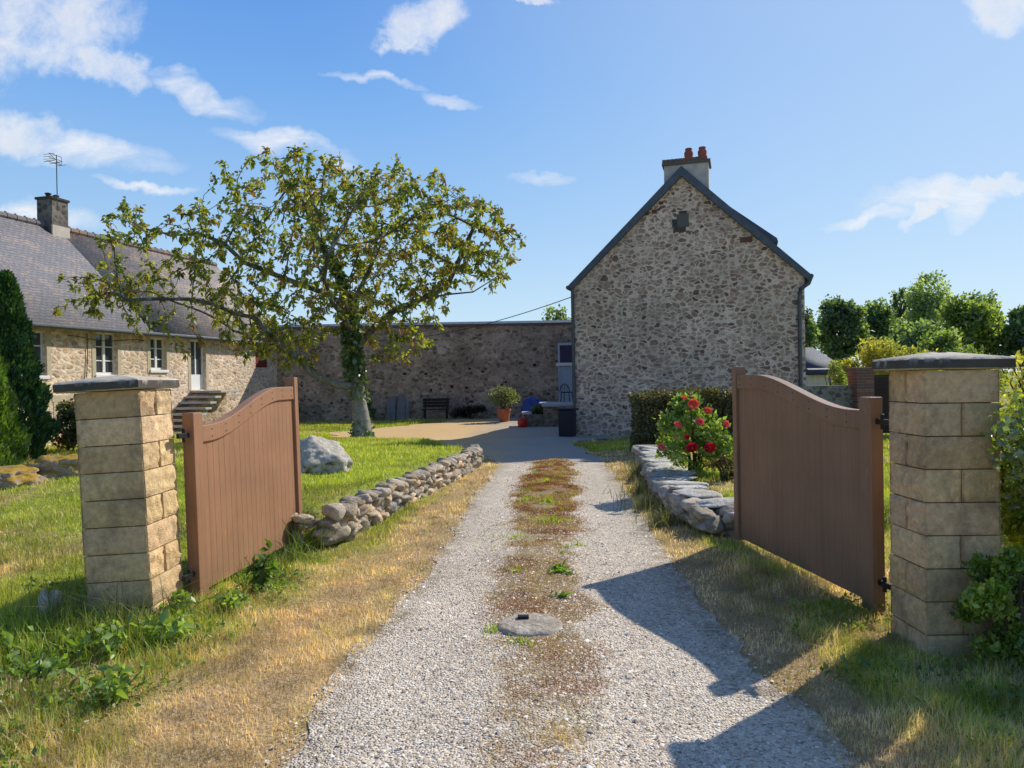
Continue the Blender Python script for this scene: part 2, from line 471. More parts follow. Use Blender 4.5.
def build_world():
    w = bpy.data.worlds.new('World'); scene.world = w; w.use_nodes = True
    nt = w.node_tree; nt.nodes.clear()
    t = NT.__new__(NT); t.t = nt; t.out = nt.nodes.new('ShaderNodeOutputWorld')
    sky = t.n('TexSky', sky_type='NISHITA'); sky.sun_disc = False; sky.sun_elevation = SUN_EL; sky.sun_rotation = SUN_AZ
    sky.altitude = 50; sky.air_density = 1.0; sky.dust_density = .25; sky.ozone_density = 2.2
    hs = t.n('HueSaturation', {'Hue': .511, 'Saturation': 1.42, 'Value': 1.5, 'Color': t.n('Gamma', {'Color': sky.outputs[0], 'Gamma': .65}).outputs[0]})
    gen = t.n('TexCoord').outputs['Generated']
    d = t.n('SeparateXYZ', {0: gen})
    grad = t.ramp(d.outputs[2], [(0.0, (.66, .83, .98)), (.1, (.54, .77, .98)), (.22, (.36, .62, .96)), (.36, (.19, .45, .92)), (.5, (.1, .31, .82)), (.7, (.045, .16, .5)), (1.0, (.02, .08, .3))])
    sd = t.n('VectorMath', {0: gen, 1: tuple(sun_dir)}, operation='DOT_PRODUCT').outputs['Value']
    grad = t.mix(t.n('MapRange', {0: sd, 1: .55, 2: 1.0, 3: 0, 4: .6}, interpolation_type='SMOOTHSTEP').outputs[0], grad, (.62, .8, 1.0))
    grad = t.mix(1.0, grad, t.ramp(t.n('MapRange', {0: sd, 1: -.7, 2: .35, 3: 0, 4: 1}).outputs[0], [(0, .85), (1, 1.0)]), 'MULTIPLY')
    # the clear-sky model gives the raw colour; it is drawn toward the deep blue of that day
    skyc = t.mix(.78, t.mix(1.0, hs.outputs[0], (.15, .15, .15), 'MULTIPLY'), grad)
    bg = t.n('Background', {'Color': skyc, 'Strength': 1.0})
    yy = t.math('MAXIMUM', d.outputs[1], .04)
    u = t.math('DIVIDE', d.outputs[0], yy); v = t.math('DIVIDE', d.outputs[2], yy)
    uv = t.n('CombineXYZ', {0: u, 1: v}).outputs[0]
    u0, v0 = u, v

    def warp(scale, amt, det):
        nc = t.n('SeparateColor', {0: t.noise(uv, scale, det, .6).outputs['Color']})
        return (t.math('MULTIPLY_ADD', t.math('SUBTRACT', nc.outputs[0], .5), amt, u0), t.math('MULTIPLY_ADD', t.math('SUBTRACT', nc.outputs[1], .5), amt, v0))
    u, v = warp(9.0, .12, 9)

    def ell(px, py, rx, ry, rot=0):
        cu, cv = (px - 512) / F, (380 - (px - 512) * .0175 - py) / F
        a = R(rot); du = t.math('SUBTRACT', u, cu); dv = t.math('SUBTRACT', v, cv)
        p = t.math('ADD', t.math('MULTIPLY', du, math.cos(a) * F / rx), t.math('MULTIPLY', dv, math.sin(a) * F / rx))
        q = t.math('ADD', t.math('MULTIPLY', du, -math.sin(a) * F / ry), t.math('MULTIPLY', dv, math.cos(a) * F / ry))
        r2 = t.math('ADD', t.math('MULTIPLY', p, p), t.math('MULTIPLY', q, q))
        return t.math('MAXIMUM', t.math('SUBTRACT', 1.0, r2), -1.0)

    def union(lst):
        o = lst[0]
        for k in lst[1:]: o = t.math('MAXIMUM', o, k)
        return o
    cum = union([ell(55, 22, 105, 48, 8), ell(118, 58, 62, 22, -14), ell(22, 132, 55, 30, 0), ell(428, 18, 50, 30, 8), ell(402, 34, 26, 14, -5), ell(1012, 12, 50, 34, -12),
                 ell(538, -6, 30, 9), ell(-20, 40, 60, 60), ell(945, 182, 40, 9, 8), ell(1000, 178, 50, 9, 5), ell(985, 200, 20, 12, 50), ell(925, 205, 40, 8, 25)])
    n1 = t.noise(uv, 20.0, 10, .66, .2).outputs['Fac']
    a1 = t.math('ADD', t.math('MINIMUM', cum, .75), t.math('MULTIPLY', t.math('SUBTRACT', n1, .5), 1.7))
    al1 = t.n('MapRange', {0: a1, 1: .02, 2: 1.25, 3: 0, 4: 1}, interpolation_type='SMOOTHSTEP').outputs[0]
    u, v = warp(7.0, .1, 5)
    wis = union([ell(945, 190, 92, 20, 12), ell(972, 205, 40, 14, 50), ell(880, 222, 70, 10, 8), ell(290, 140, 80, 13, -14), ell(335, 158, 40, 8, -18), ell(150, 184, 62, 6, -8),
                 ell(455, 103, 34, 9, -30), ell(205, 95, 70, 14, -14), ell(545, 179, 34, 7, 0), ell(380, 75, 60, 6, -10),
                 ell(30, 215, 90, 14, -8), ell(90, 150, 110, 18, -5)])
    n2 = t.noise(t.n('Mapping', {'Vector': uv, 'Rotation': (0, 0, R(12)), 'Scale': (5, 17, 1)}).outputs[0], 1.6, 7, .6, .6).outputs['Fac']
    a2 = t.math('MULTIPLY', t.math('MAXIMUM', wis, 0.0), t.n('MapRange', {0: n2, 1: .3, 2: .7, 3: 0.0, 4: 1.0}).outputs[0])
    al2 = t.math('MULTIPLY', a2, 1.0, clamp=True)
    alpha = t.math('MAXIMUM', al1, al2, clamp=True)
    shade = t.noise(uv, 5.0, 5, .55).outputs['Fac']
    cc = t.mix(t.math('MULTIPLY', t.n('MapRange', {0: shade, 1: .35, 2: .62, 3: 0, 4: 1}).outputs[0], t.n('MapRange', {0: a1, 1: .5, 2: 1.3, 3: 0, 4: 1}).outputs[0]), (.96, .96, .97), (.66, .71, .8))
    cb = t.n('Background', {'Color': cc, 'Strength': 1.0})
    ms = t.n('MixShader', {0: t.math('MULTIPLY', alpha, .93), 1: bg.outputs[0], 2: cb.outputs[0]})
    nt.links.new(ms.outputs[0], t.out.inputs[0])


build_world()
L = bpy.data.lights.new('sun', 'SUN'); L.energy = 5.0; L.angle = R(.55); L.color = (1, .945, .845)
lo = bpy.data.objects.new('sun', L); COL.objects.link(lo); lo.rotation_euler = sun_dir.to_track_quat('Z', 'Y').to_euler(); lo.location = (20, 20, 30)

cam = bpy.data.cameras.new('camera'); cam.sensor_width = 36; cam.lens = F / 1024 * 36; cam.clip_end = 6000; cam.clip_start = .05
co = bpy.data.objects.new('camera', cam); COL.objects.link(co)
co.matrix_world = Matrix.Translation((0, 0, EYE)) @ Matrix.Rotation(R(90 - .3), 4, 'X') @ Matrix.Rotation(R(-1.0), 4, 'Z')
scene.camera = co
scene.view_settings.view_transform = 'Standard'; scene.view_settings.look = 'None'; scene.view_settings.exposure = 0
scene.cycles.max_bounces = 6; scene.cycles.diffuse_bounces = 3; scene.cycles.glossy_bounces = 2; scene.cycles.transmission_bounces = 3
scene.cycles.transparent_max_bounces = 4; scene.cycles.use_denoising = True; scene.cycles.sample_clamp_indirect = 6


# ------------------------------------------------------------------ ground, drive, courtyard
def grid_faces(nx, ny):
    i = np.arange(ny - 1)[:, None] * nx + np.arange(nx - 1)[None, :]
    i = i.ravel()
    return np.stack([i, i + 1, i + nx + 1, i + nx], 1)


def build_ground():
    ys = np.concatenate([np.linspace(-30, -2, 12), np.linspace(-1, 2, 10), np.arange(2.2, 16, .07), np.arange(16, 36, .3), np.geomspace(37, 4000, 40)])
    xs = np.concatenate([-np.geomspace(4000, 14, 30), np.arange(-13, -5, .25), np.arange(-5, 5, .07), np.arange(5, 13, .25), np.geomspace(14, 4000, 30)])
    X, Y = np.meshgrid(xs, ys)
    x = X.ravel(); y = Y.ravel(); z = terrain(x, y)
    # sunk under the drive and the yard so that their sheets lie clear above it
    ind = ((x > dl(y) + .22) & (x < dr(y) - .22) & (y < 14.5) & (y > -8))
    inc = (x > np.interp(y, CY, CL) + .4) & (x < np.interp(y, CY, CR)) & (y > 14.6) & (y < 31.6)
    z = z - .02 * (ind | inc)
    t = NT('earth_and_turf')
    dry = t.attr('Dry').outputs['Fac']
    p = t.n('NewGeometry').outputs['Position']
    n1 = t.noise(p, 3.5, 6, .65).outputs['Fac']; n2 = t.noise(p, 40, 4, .6).outputs['Fac']
    g = t.mix(n1, (.16, .2, .03), (.32, .38, .06))
    s = t.mix(n1, (.34, .22, .11), (.52, .38, .21))
    c = t.mix(dry, g, s)
    c = t.mix(1.0, c, t.ramp(n2, [(.25, .6), (.75, 1.35)]), 'MULTIPLY')
    t.principled(c, 1.0, t.bump(n2, .8, .03), spec=.1)
    o = np_mesh('ground', np.stack([x, y, z], 1), grid_faces(len(xs), len(ys)), t.m, attrs={'Dry': dryness(x, y)}, smooth=True)
    tag(o, 'grassy ground around the drive and the old stone houses', 'ground', kind='structure')


build_ground()


def gravel_mat(name, a, b, c, mossy=True):
    t = NT(name)
    p = t.n('NewGeometry').outputs['Position']
    vo = t.n('TexVoronoi', {'Vector': p, 'Scale': 75.0, 'Randomness': 1.0}); vo2 = t.n('TexVoronoi', {'Vector': p, 'Scale': 34.0, 'Randomness': 1.0})
    r1 = t.n('SeparateColor', {0: vo.outputs['Color']}).outputs[0]; r2 = t.n('SeparateColor', {0: vo2.outputs['Color']}).outputs[0]
    col = t.ramp(r1, [(0, tuple(k * .3 for k in a)), (.28, a), (.65, b), (1, c)])
    col = t.mix(.35, col, t.ramp(r2, [(0, tuple(k * .7 for k in a)), (.5, b), (1, c)]))
    n1 = t.noise(p, 1.3, 5, .6).outputs['Fac']
    col = t.mix(1.0, col, t.ramp(n1, [(.3, .84), (.7, 1.12)]), 'MULTIPLY')
    h = t.math('ADD', t.math('MULTIPLY', vo.outputs['Distance'], -1.0), t.math('MULTIPLY', vo2.outputs['Distance'], -.7))
    if mossy:
        ms = t.attr('Moss').outputs['Fac']
        n3 = t.noise(p, 7, 6, .7).outputs['Fac']; n4 = t.noise(p, 2.3, 4, .6).outputs['Fac']
        mk = t.n('MapRange', {0: t.math('ADD', ms, t.math('MULTIPLY', t.math('SUBTRACT', n3, .5), 1.3)), 1: .3, 2: .62, 3: 0, 4: 1}).outputs[0]
        mc = t.ramp(n4, [(.3, (.22, .1, .04)), (.45, (.27, .165, .075)), (.6, (.36, .26, .13))])
        mc = t.mix(1.0, mc, t.ramp(t.noise(p, 60, 3).outputs['Fac'], [(.25, .5), (.75, 1.5)]), 'MULTIPLY')
        col = t.mix(t.math('MULTIPLY', mk, .85), col, mc)
        ed = t.attr('Edge').outputs['Fac']
        col = t.mix(t.math('MULTIPLY', ed, t.ramp(n3, [(.4, 0.0), (.65, .9)])), col, (.22, .15, .07))
    t.principled(col, .95, t.bump(h, .95, .014), spec=.15)
    return t.m


def strip_amount(x, y):
    s = np.interp(y, SY, SC); w = np.interp(y, SY, SW)
    w = w * (.75 + .5 * fbm(x * 0 + y * 1.6, y * 0 + 3.3 + np.sign(x - s) * 9, 5, 3))
    s = s + (fbm(x * 1.7, y * 1.7, 81, 4) - .5) * .5
    w = w * (.6 + .75 * fbm(x * 2.3, y * 2.3, 82, 3))
    return (1 - sstep(np.abs(x - s), w * .4, w * 1.35)) * np.interp(y, [2.5, 3.6, 4.6, 6, 14, 15], [.3, .5, .8, 1.05, 1.05, .4])


def build_drive():
    ys = np.concatenate([np.arange(-8, 2.4, .4), np.arange(2.4, 15.4, .06)])
    ts = np.linspace(0, 1, 46)
    T, Y = np.meshgrid(ts, ys)
    t = T.ravel(); y = Y.ravel()
    l = dl(y) + (fbm(y * 2.2, y * 0 + 1, 8, 3) - .5) * .22; r = dr(y) + (fbm(y * 2.2, y * 0 + 5, 9, 3) - .5) * .22
    x = lerp(l, r, t)
    z = terrain(x, y) + .007
    edge = 1 - sstep(np.minimum(x - l, r - x), 0, .28)
    m = gravel_mat('pale_gravel', (.58, .48, .37), (.74, .63, .49), (.84, .74, .6))
    o = np_mesh('driveway', np.stack([x, y, z], 1), grid_faces(len(ts), len(ys)), m, attrs={'Moss': strip_amount(x, y), 'Edge': edge}, smooth=True)
    tag(o, 'pale gravel driveway with a mossy strip down its middle', 'driveway', kind='structure')
    # courtyard
    ys = np.arange(14.4, 31.65, .15); ts = np.linspace(0, 1, 60)
    T, Y = np.meshgrid(ts, ys); t = T.ravel(); y = Y.ravel()
    l = np.interp(y, CY, CL) + (fbm(y * 1.5, y * 0 + 1, 18, 3) - .5) * .8; r = np.interp(y, CY, CR) + (fbm(y * 1.5, y * 0 + 5, 19, 3) - .5) * .5
    x = lerp(l, r, t); z = terrain(x, y) + .010
    tt = NT('yard_dirt')
    p = tt.n('NewGeometry').outputs['Position']; s = tt.n('SeparateXYZ', {0: p})
    k = tt.math('ADD', tt.math('MULTIPLY_ADD', s.outputs[0], .45, .75), tt.math('MULTIPLY', tt.math('SUBTRACT', tt.noise(p, 1.2, 5, .6).outputs['Fac'], .5), 1.8), clamp=True)
    fn = tt.noise(p, 22, 5, .7).outputs['Fac']
    c = tt.mix(k, (.6, .41, .2), (.38, .34, .3))
    c = tt.mix(1.0, c, tt.ramp(fn, [(.25, .7), (.75, 1.25)]), 'MULTIPLY')
    tt.principled(c, .95, tt.bump(fn, .5, .02), spec=.1)
    o = np_mesh('courtyard', np.stack([x, y, z], 1), grid_faces(len(ts), len(ys)), tt.m, smooth=True)
    tag(o, 'bare dirt and gravel courtyard in front of the back wall', 'courtyard', kind='structure')


build_drive()

# ------------------------------------------------------------------ rocks
_ico = {}


def ico(sub):
    if sub not in _ico:
        bm = bmesh.new(); bmesh.ops.create_icosphere(bm, subdivisions=sub, radius=1)
        _ico[sub] = (np.array([v.co[:] for v in bm.verts]), np.array([[v.index for v in f.verts] for f in bm.faces])); bm.free()
    return _ico[sub]


def rock_verts(sub, size, seed, rough=.25, boxy=.5, freq=1.6, facets=0):
    V, Fc = ico(sub)
    V = V.copy()
    m = np.max(np.abs(V), 1, keepdims=True)
    V = lerp(V, V / m * .85, boxy)
    if facets:
        rs = np.random.default_rng(int(seed * 1000) % 100000)
        nn = rs.normal(size=(facets, 3)); nn /= np.linalg.norm(nn, axis=1, keepdims=True); dd = rs.uniform(.6, .86, facets)
        dots = np.maximum(V @ nn.T, 1e-3); V = V * np.minimum(1.05, np.min(dd / dots, 1))[:, None]
    out = np.empty_like(V)
    for i, v in enumerate(V):
        n = mnoise.fractal(Vector(v * freq) + Vector((seed * 7.3, seed * 3.1, seed * 1.7)), 1.0, 2.0, 4)
        out[i] = v * (1 + rough * n)
    return out * np.array(size), Fc


class Rocks:
    def __init__(s): s.V = []; s.F = []; s.C = []; s.n = 0

    def put(s, loc, size, rz=0, tilt=0, col=(.3, .27, .23), sub=3, rough=.22, boxy=.6, seed=None, freq=1.6, facets=0):
        v, f = rock_verts(sub, size, seed if seed is not None else random.random() * 90, rough, boxy, freq, facets)
        m = np.array((Matrix.Rotation(rz, 3, 'Z') @ Matrix.Rotation(tilt, 3, 'X')))
        v = v @ m.T + np.array(loc)
        s.V.append(v); s.F.append(f + s.n); s.C.append(np.tile(np.array(col), (len(v), 1))); s.n += len(v)

    def build(s, name, mat, parent=None, smooth=True):
        return np_mesh(name, np.concatenate(s.V), np.concatenate(s.F), mat, np.concatenate(s.C), smooth, parent)


def rcol(warm=.5):
    a = np.array((.42, .38, .32)); b = np.array((.66, .46, .29)); k = random.random() * warm
    return tuple(lerp(a, b, k) * random.uniform(.6, 1.35))


def dry_wall(name, poly, height, thick, label, warm, end_start=True, rows=4, slabs=False):
    rk = Rocks()
    P = [Vector((*p, 0)) for p in poly]
    seg = [(P[i], P[i + 1]) for i in range(len(P) - 1)]
    total = sum((b - a).length for a, b in seg)

    def at(s):
        for a, b in seg:
            l = (b - a).length
            if s <= l or (a, b) == seg[-1]: return a + (b - a) * (s / l), (b - a).normalized()
            s -= l
    for r in range(rows):
        s = random.uniform(0, .12)
        hrow = height / rows
        while s < total:
            big = not slabs and r == 0 and random.random() < .3
            ln = random.uniform(.1, .33)
            p, d = at(min(s + ln / 2, total)); nrm = Vector((d.y, -d.x, 0))
            for side in (1, -1):
                if side == -1 and (r < rows - 2 or not slabs): continue
                q = p + nrm * (side * thick * .28 + random.uniform(-.03, .03))
                g = th(p.x + nrm.x * side * .3 if name == 'x' else p.x, p.y)
                hz = hrow * random.uniform(.8, 1.35) * (1.7 if big else 1)
                z0 = min(0, g) * 0
                rk.put((q.x, q.y, z0 + r * hrow + hrow * (.9 if big else .5) - .02 + random.uniform(-.015, .02)), (ln * .66, thick * random.uniform(.28, .4), hz * .74),
                       math.atan2(d.y, d.x) + random.uniform(-.2, .2), random.uniform(-.25, .25), rcol(warm), 3, .11, .7, facets=13, freq=3.0)
            s += ln * .78
    if slabs:
        s = .5
        while s < total:
            ln = random.uniform(.35, .6); p, d = at(min(s + ln / 2, total))
            rk.put((p.x + random.uniform(.0, .12), p.y, height + .0), (ln * .52, thick * random.uniform(.55, .85), .04), math.atan2(d.y, d.x) + random.uniform(-.25, .25), random.uniform(-.08, .08),
                   tuple(np.array((.66, .62, .55)) * random.uniform(.8, 1.15)), 3, .1, .8, freq=3, facets=10)
            s += ln * 1.02
    o = rk.build(name, M['rock'], smooth=False)
    return tag(o, label, 'wall')


dry_wall('dry_stone_wall', [(-2.3, 7.5), (-2.12, 7.38), (-2.0, 7.36), (-1.94, 7.5)] + [tuple(p) for p in WL[1:]], .37, .42, 'low curved dry stone wall holding up the raised lawn left of the drive', .9)
dry_wall('dry_stone_wall', [(2.4, 7.35)] + [tuple(p) for p in WR], .29, .44, 'low dry stone wall topped with pale flat slabs beside the rose bush', .35, rows=3, slabs=True)


def boulder(name, label, loc, size, col, mat, seed, cat='boulder', sub=5, rough=.3, boxy=.55, rz=0, freq=1.6, facets=0):
    rk = Rocks(); rk.put((0, 0, 0), size, 0, 0, col, sub, rough, boxy, seed, freq, facets)
    o = rk.build(name, M[mat]); o.location = loc; o.rotation_euler = (0, 0, rz)
    return tag(o, label, cat)


boulder('boulder', 'big pale lichen-covered boulder on the lawn behind the left gate', (-2.8, 10.6, th(-2.8, 10.6) + .17), (.5, .42, .34), (.5, .44, .36), 'boulder', 4.2, rz=.2, rough=.16, freq=2.6, facets=10)
boulder('mossy_rock', 'flat rock with orange moss on the lawn, nearest the left pillar', (-6.3, 10.6, th(-6.3, 10.6) + .05), (.55, .5, .24), (.4, .33, .25), 'rock_mossy', 9, rz=.2, boxy=.3)
boulder('mossy_rock', 'flat orange mossy rock at the left edge of the photo', (-6.85, 9.9, th(-6.85, 9.9) + .03), (.6, .45, .2), (.42, .33, .26), 'rock_mossy', 17, rz=-.2, boxy=.3)
boulder('stone', 'small upright pale stone standing in weeds left of the left pillar', (-3.04, 4.85, .1), (.07, .06, .19), (.56, .48, .36), 'rock', 31, 'stone', 4)
for i, (x, y, sx, sz, lb) in enumerate([(3.0, 4.12, .19, .14, 'largest grey stone at the foot of the right pillar shrub'), (3.25, 4.4, .2, .17, 'upper grey stone half under the right pillar shrub'),
                                       (2.92, 4.42, .12, .08, 'small grey stone between the right pillar and the shrub'), (3.35, 4.1, .16, .1, 'low grey stone at the right edge under the shrub')]):
    boulder('stone', lb, (x, y, sz * .4), (sx, sx * .75, sz), (.25, .23, .2), 'rock', 50 + i, 'stone', 4, rz=i)


# ------------------------------------------------------------------ gate pillars
def block_box(V, Fs, C, x0, x1, y0, y1, z0, z1, col, rough, seed):
    """a split-face block: a subdivided box with its faces chipped by noise"""
    b = sum(len(v) for v in V)
    cx, cy, cz = (x0 + x1) / 2, (y0 + y1) / 2, (z0 + z1) / 2
    n = 12; nz = 8
    faces = [((x0, y0), (x1, y0), (0, -1)), ((x1, y0), (x1, y1), (1, 0)), ((x1, y1), (x0, y1), (0, 1)), ((x0, y1), (x0, y0), (-1, 0))]
    k = b
    for (a, c, nr) in faces:
        vs = []
        for j in range(nz + 1):
            for i in range(n + 1):
                u = i / n; w = j / nz
                px = lerp(a[0], c[0], u); py = lerp(a[1], c[1], u); pz = lerp(z0, z1, w)
                L_ = math.hypot(c[0] - a[0], c[1] - a[1])
                e = min(u * L_, (1 - u) * L_, w * (z1 - z0), (1 - w) * (z1 - z0))
                ch = max(0, 1 - e / .014)
                q9 = 15 if nr[0] else 9
                d = rough * (1.5 if nr[0] else .8) * (mnoise.fractal(Vector((px * q9 + seed, py * q9, pz * q9)), .8, 2, 5)) * min(1, e / .012) - .007 * ch ** 2
                vs.append((px + nr[0] * d, py + nr[1] * d, pz))
        V.append(np.array(vs)); C.append(np.tile(np.array(col), (len(vs), 1)))
        f = grid_faces(n + 1, nz + 1) + k; Fs.append(f); k += len(vs)
    vs = np.array([(x0, y0, z0), (x1, y0, z0), (x1, y1, z0), (x0, y1, z0), (x0, y0, z1), (x1, y0, z1), (x1, y1, z1), (x0, y1, z1)])
    vs[:, :2] = lerp(vs[:, :2], np.array([[cx, cy]]), .04)
    V.append(vs); C.append(np.tile(np.array(col), (8, 1))); Fs.append(np.array([(3, 2, 1, 0), (4, 5, 6, 7)]) + k)


def pillar(label, loc, rz, w, d, courses, ch, lean, base, cap_over, mirror, cap_lift):
    root = empty('gate_pillar', loc, rz, label, 'gate pillar')
    root.rotation_euler = (lean[0], lean[1], rz)
    V, Fs, C = [], [], []
    for k in range(courses):
        z0 = k * ch - .06; z1 = z0 + ch - .006
        def col():
            q = random.uniform(.78, 1.12); return (base[0] * q, base[1] * q * random.uniform(.96, 1.02), base[2] * q * random.uniform(.88, 1.05))
        j = random.uniform(-.004, .004)
        if k % 2 and mirror:
            xm = w * (.5 + random.uniform(-.02, .02))
            block_box(V, Fs, C, 0 + j, xm - .002, 0, d, z0, z1, col(), .014, k * 3.7 + loc[0])
            block_box(V, Fs, C, xm + .002, w + j, 0, d, z0, z1, col(), .014, k * 5.1 + loc[0])
        elif k % 2:
            block_box(V, Fs, C, 0 + j, w + j, 0, d, z0, z1, col(), .014, k * 3.9 + loc[0])
        else:
            ym = d * (.5 + random.uniform(-.02, .02))
            block_box(V, Fs, C, 0 + j, w + j, 0, ym - .002, z0, z1, col(), .014, k * 4.3 + loc[0])
            block_box(V, Fs, C, 0 + j, w + j, ym + .002, d, z0, z1, col(), .014, k * 2.9 + loc[0])
    np_mesh('block_shaft', np.concatenate(V), np.concatenate(Fs), M['block'], np.concatenate(C), False, root)
    m = MB(); m.box(.035, w - .035, .035, d - .035, -.2, courses * ch - .07, (.2, .17, .13)); m.build('mortar_core', M['block'], root)
    # cap: thick slab with a shallow pyramid on top, chipped edges
    zt = courses * ch - .06 + cap_lift
    ol, orr, of, ob = cap_over
    n = 26
    V = []; Fq = []
    t_ = .068
    def ring(z, ins):
        pts = []
        x0, x1, y0, y1 = -ol + ins, w + orr - ins, -of + ins, d + ob - ins
        for (a, b) in (((x0, y0), (x1, y0)), ((x1, y0), (x1, y1)), ((x1, y1), (x0, y1)), ((x0, y1), (x0, y0))):
            for i in range(n):
                p = Vector((lerp(a[0], b[0], i / n), lerp(a[1], b[1], i / n), z))
                c = Vector((w / 2, d / 2, z)); k = mnoise.fractal(p * 14, 1, 2, 3) * .006
                p += (p - c).normalized() * k
                pts.append(p)
        return pts
    rings = [ring(zt, .012), ring(zt + .008, 0), ring(zt + t_ - .012, .002), ring(zt + t_, .014), ring(zt + t_ + .018, .12), ring(zt + t_ + .034, .22), ring(zt + t_ + .04, .27)]
    for r_ in rings: V += [tuple(p) for p in r_]
    N = 4 * n
    for r_ in range(len(rings) - 1):
        for i in range(N):
            Fq.append((r_ * N + i, r_ * N + (i + 1) % N, (r_ + 1) * N + (i + 1) % N, (r_ + 1) * N + i))
    mb = MB(); mb.add(V, Fq + [tuple(range(N - 1, -1, -1)), tuple(range((len(rings) - 1) * N, len(rings) * N))], (.52, .45, .36))
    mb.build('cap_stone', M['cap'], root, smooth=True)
    return root


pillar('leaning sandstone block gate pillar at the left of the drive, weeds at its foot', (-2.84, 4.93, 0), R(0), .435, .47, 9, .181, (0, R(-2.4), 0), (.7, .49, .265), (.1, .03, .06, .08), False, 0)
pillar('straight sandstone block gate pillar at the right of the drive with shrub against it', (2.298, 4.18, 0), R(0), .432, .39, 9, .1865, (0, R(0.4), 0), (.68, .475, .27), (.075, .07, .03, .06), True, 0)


# ------------------------------------------------------------------ gate leaves
def gate_leaf(label, hinge, far, zn, zf, post_n, post_f, face_side, lean):
    d = Vector((far[0] - hinge[0], far[1] - hinge[1])); ln = d.length
    root = empty('gate_leaf', (hinge[0], hinge[1], 0), math.atan2(d.y, d.x), label, 'gate')
    root.matrix_world = Matrix.Translation((hinge[0], hinge[1], 0)) @ Matrix.Rotation(R(lean), 4, 'Y') @ Matrix.Rotation(math.atan2(d.y, d.x), 4, 'Z')
    T = .045
    GP = M['gate_paint'] if face_side > 0 else M['gate_paint_shaded']

    def top(u):
        return lerp(zn, zf, float(sstep(np.array(u), .12 + ln * .06, ln * .80)))
    pw = .13
    m = MB(); m.box(0, pw, -T, T, .02, post_n); m.build('hinge_post', GP, root, bevel=.006)
    m = MB(); m.box(ln - .085, ln, -T - .006, T + .006, .05, post_f); m.build('meeting_post', GP, root, bevel=.006)
    # top rail: an S curve
    us = np.linspace(pw + .002, ln - .087, 44)
    up = [(u, top(u)) for u in us]; lw = [(u, top(u) - .125) for u in us]
    mb = MB(); n = len(us)
    vs = [(u, -T + .004, z) for u, z in up] + [(u, T - .004, z) for u, z in up] + [(u, -T + .004, z) for u, z in lw] + [(u, T - .004, z) for u, z in lw]
    fs = []
    for i in range(n - 1):
        fs += [(i, i + 1, n + i + 1, n + i), (2 * n + i, 3 * n + i, 3 * n + i + 1, 2 * n + i + 1), (i, 2 * n + i, 2 * n + i + 1, i + 1), (n + i, n + i + 1, 3 * n + i + 1, 3 * n + i)]
    fs += [(0, n, 3 * n, 2 * n), (n - 1, 3 * n - 1, 4 * n - 1, 2 * n - 1)]
    mb.add(vs, fs); rail = mb.build('top_rail', GP, root, bevel=.005)
    for q in np.linspace(.08, .97, 8):
        u = lerp(us[0], us[-1], q)
        for dz in (-.035, -.09):
            for sgn in (-1, 1):
                z = top(u) + dz; mb = MB()
                mb.tube([(u, sgn * (T - .006), z), (u, sgn * (T - .001), z)], .006, 8)
                mb.build('bolt', M['zinc'], rail)
    # tongue and groove boards
    mb = MB(); bw = .088; u = pw + .003; t2 = .022
    while u < ln - .09:
        u1 = min(u + bw, ln - .088)
        k = 4; ch = .0019
        prof = [(u, -t2 + ch), (u + ch, -t2), (u1 - ch, -t2), (u1, -t2 + ch), (u1, t2 - ch), (u1 - ch, t2), (u + ch, t2), (u, t2 - ch)]
        q = len(prof); vs = []
        for lev in range(2):
            for (a, b) in prof: vs.append((a, b, .07 if lev == 0 else top(a) - .1))
        fs = [(i, (i + 1) % q, q + (i + 1) % q, q + i) for i in range(q)] + [tuple(range(q - 1, -1, -1)), tuple(range(q, 2 * q))]
        mb.add(vs, fs); u = u1 + .0004
    mb.build('board_panel', GP, root)
    for z in (.22, post_n - .16):
        mb = MB(); mb.box(-.14, -.003, -.012, .012, z - .018, z + .018)
        mb.tube([(-.06, 0, z - .05), (-.06, 0, z + .05)], .013, 10)
        mb.build('hinge', M['black_iron'], root, bevel=.003)
    return root


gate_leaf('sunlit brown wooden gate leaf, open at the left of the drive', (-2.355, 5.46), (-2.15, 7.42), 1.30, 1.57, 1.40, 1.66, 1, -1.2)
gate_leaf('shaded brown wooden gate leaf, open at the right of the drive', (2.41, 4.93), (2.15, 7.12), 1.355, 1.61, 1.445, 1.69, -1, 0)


# ------------------------------------------------------------------ stone house with the gable
def slope_slab(name, P0, P1, P2, P3, thick, mat, parent, nx=2):
    """P0,P1 along the eave, P3,P2 along the ridge (local coords), with a Slope attribute"""
    P0, P1, P2, P3 = map(Vector, (P0, P1, P2, P3))
    nrm = (P1 - P0).cross(P3 - P0).normalized()
    if nrm.z < 0: nrm = -nrm
    top = [P0, P1, P2, P3]; bot = [p - nrm * thick for p in top]
    V = [tuple(p) for p in top + bot]; h = (P3 - P0).length; h2 = (P2 - P1).length
    Fc = [(0, 1, 2, 3), (7, 6, 5, 4), (0, 4, 5, 1), (1, 5, 6, 2), (2, 6, 7, 3), (3, 7, 4, 0)]
    return np_mesh(name, V, Fc, mat, parent=parent, attrs={'Slope': [0, 0, h2, h] * 2})


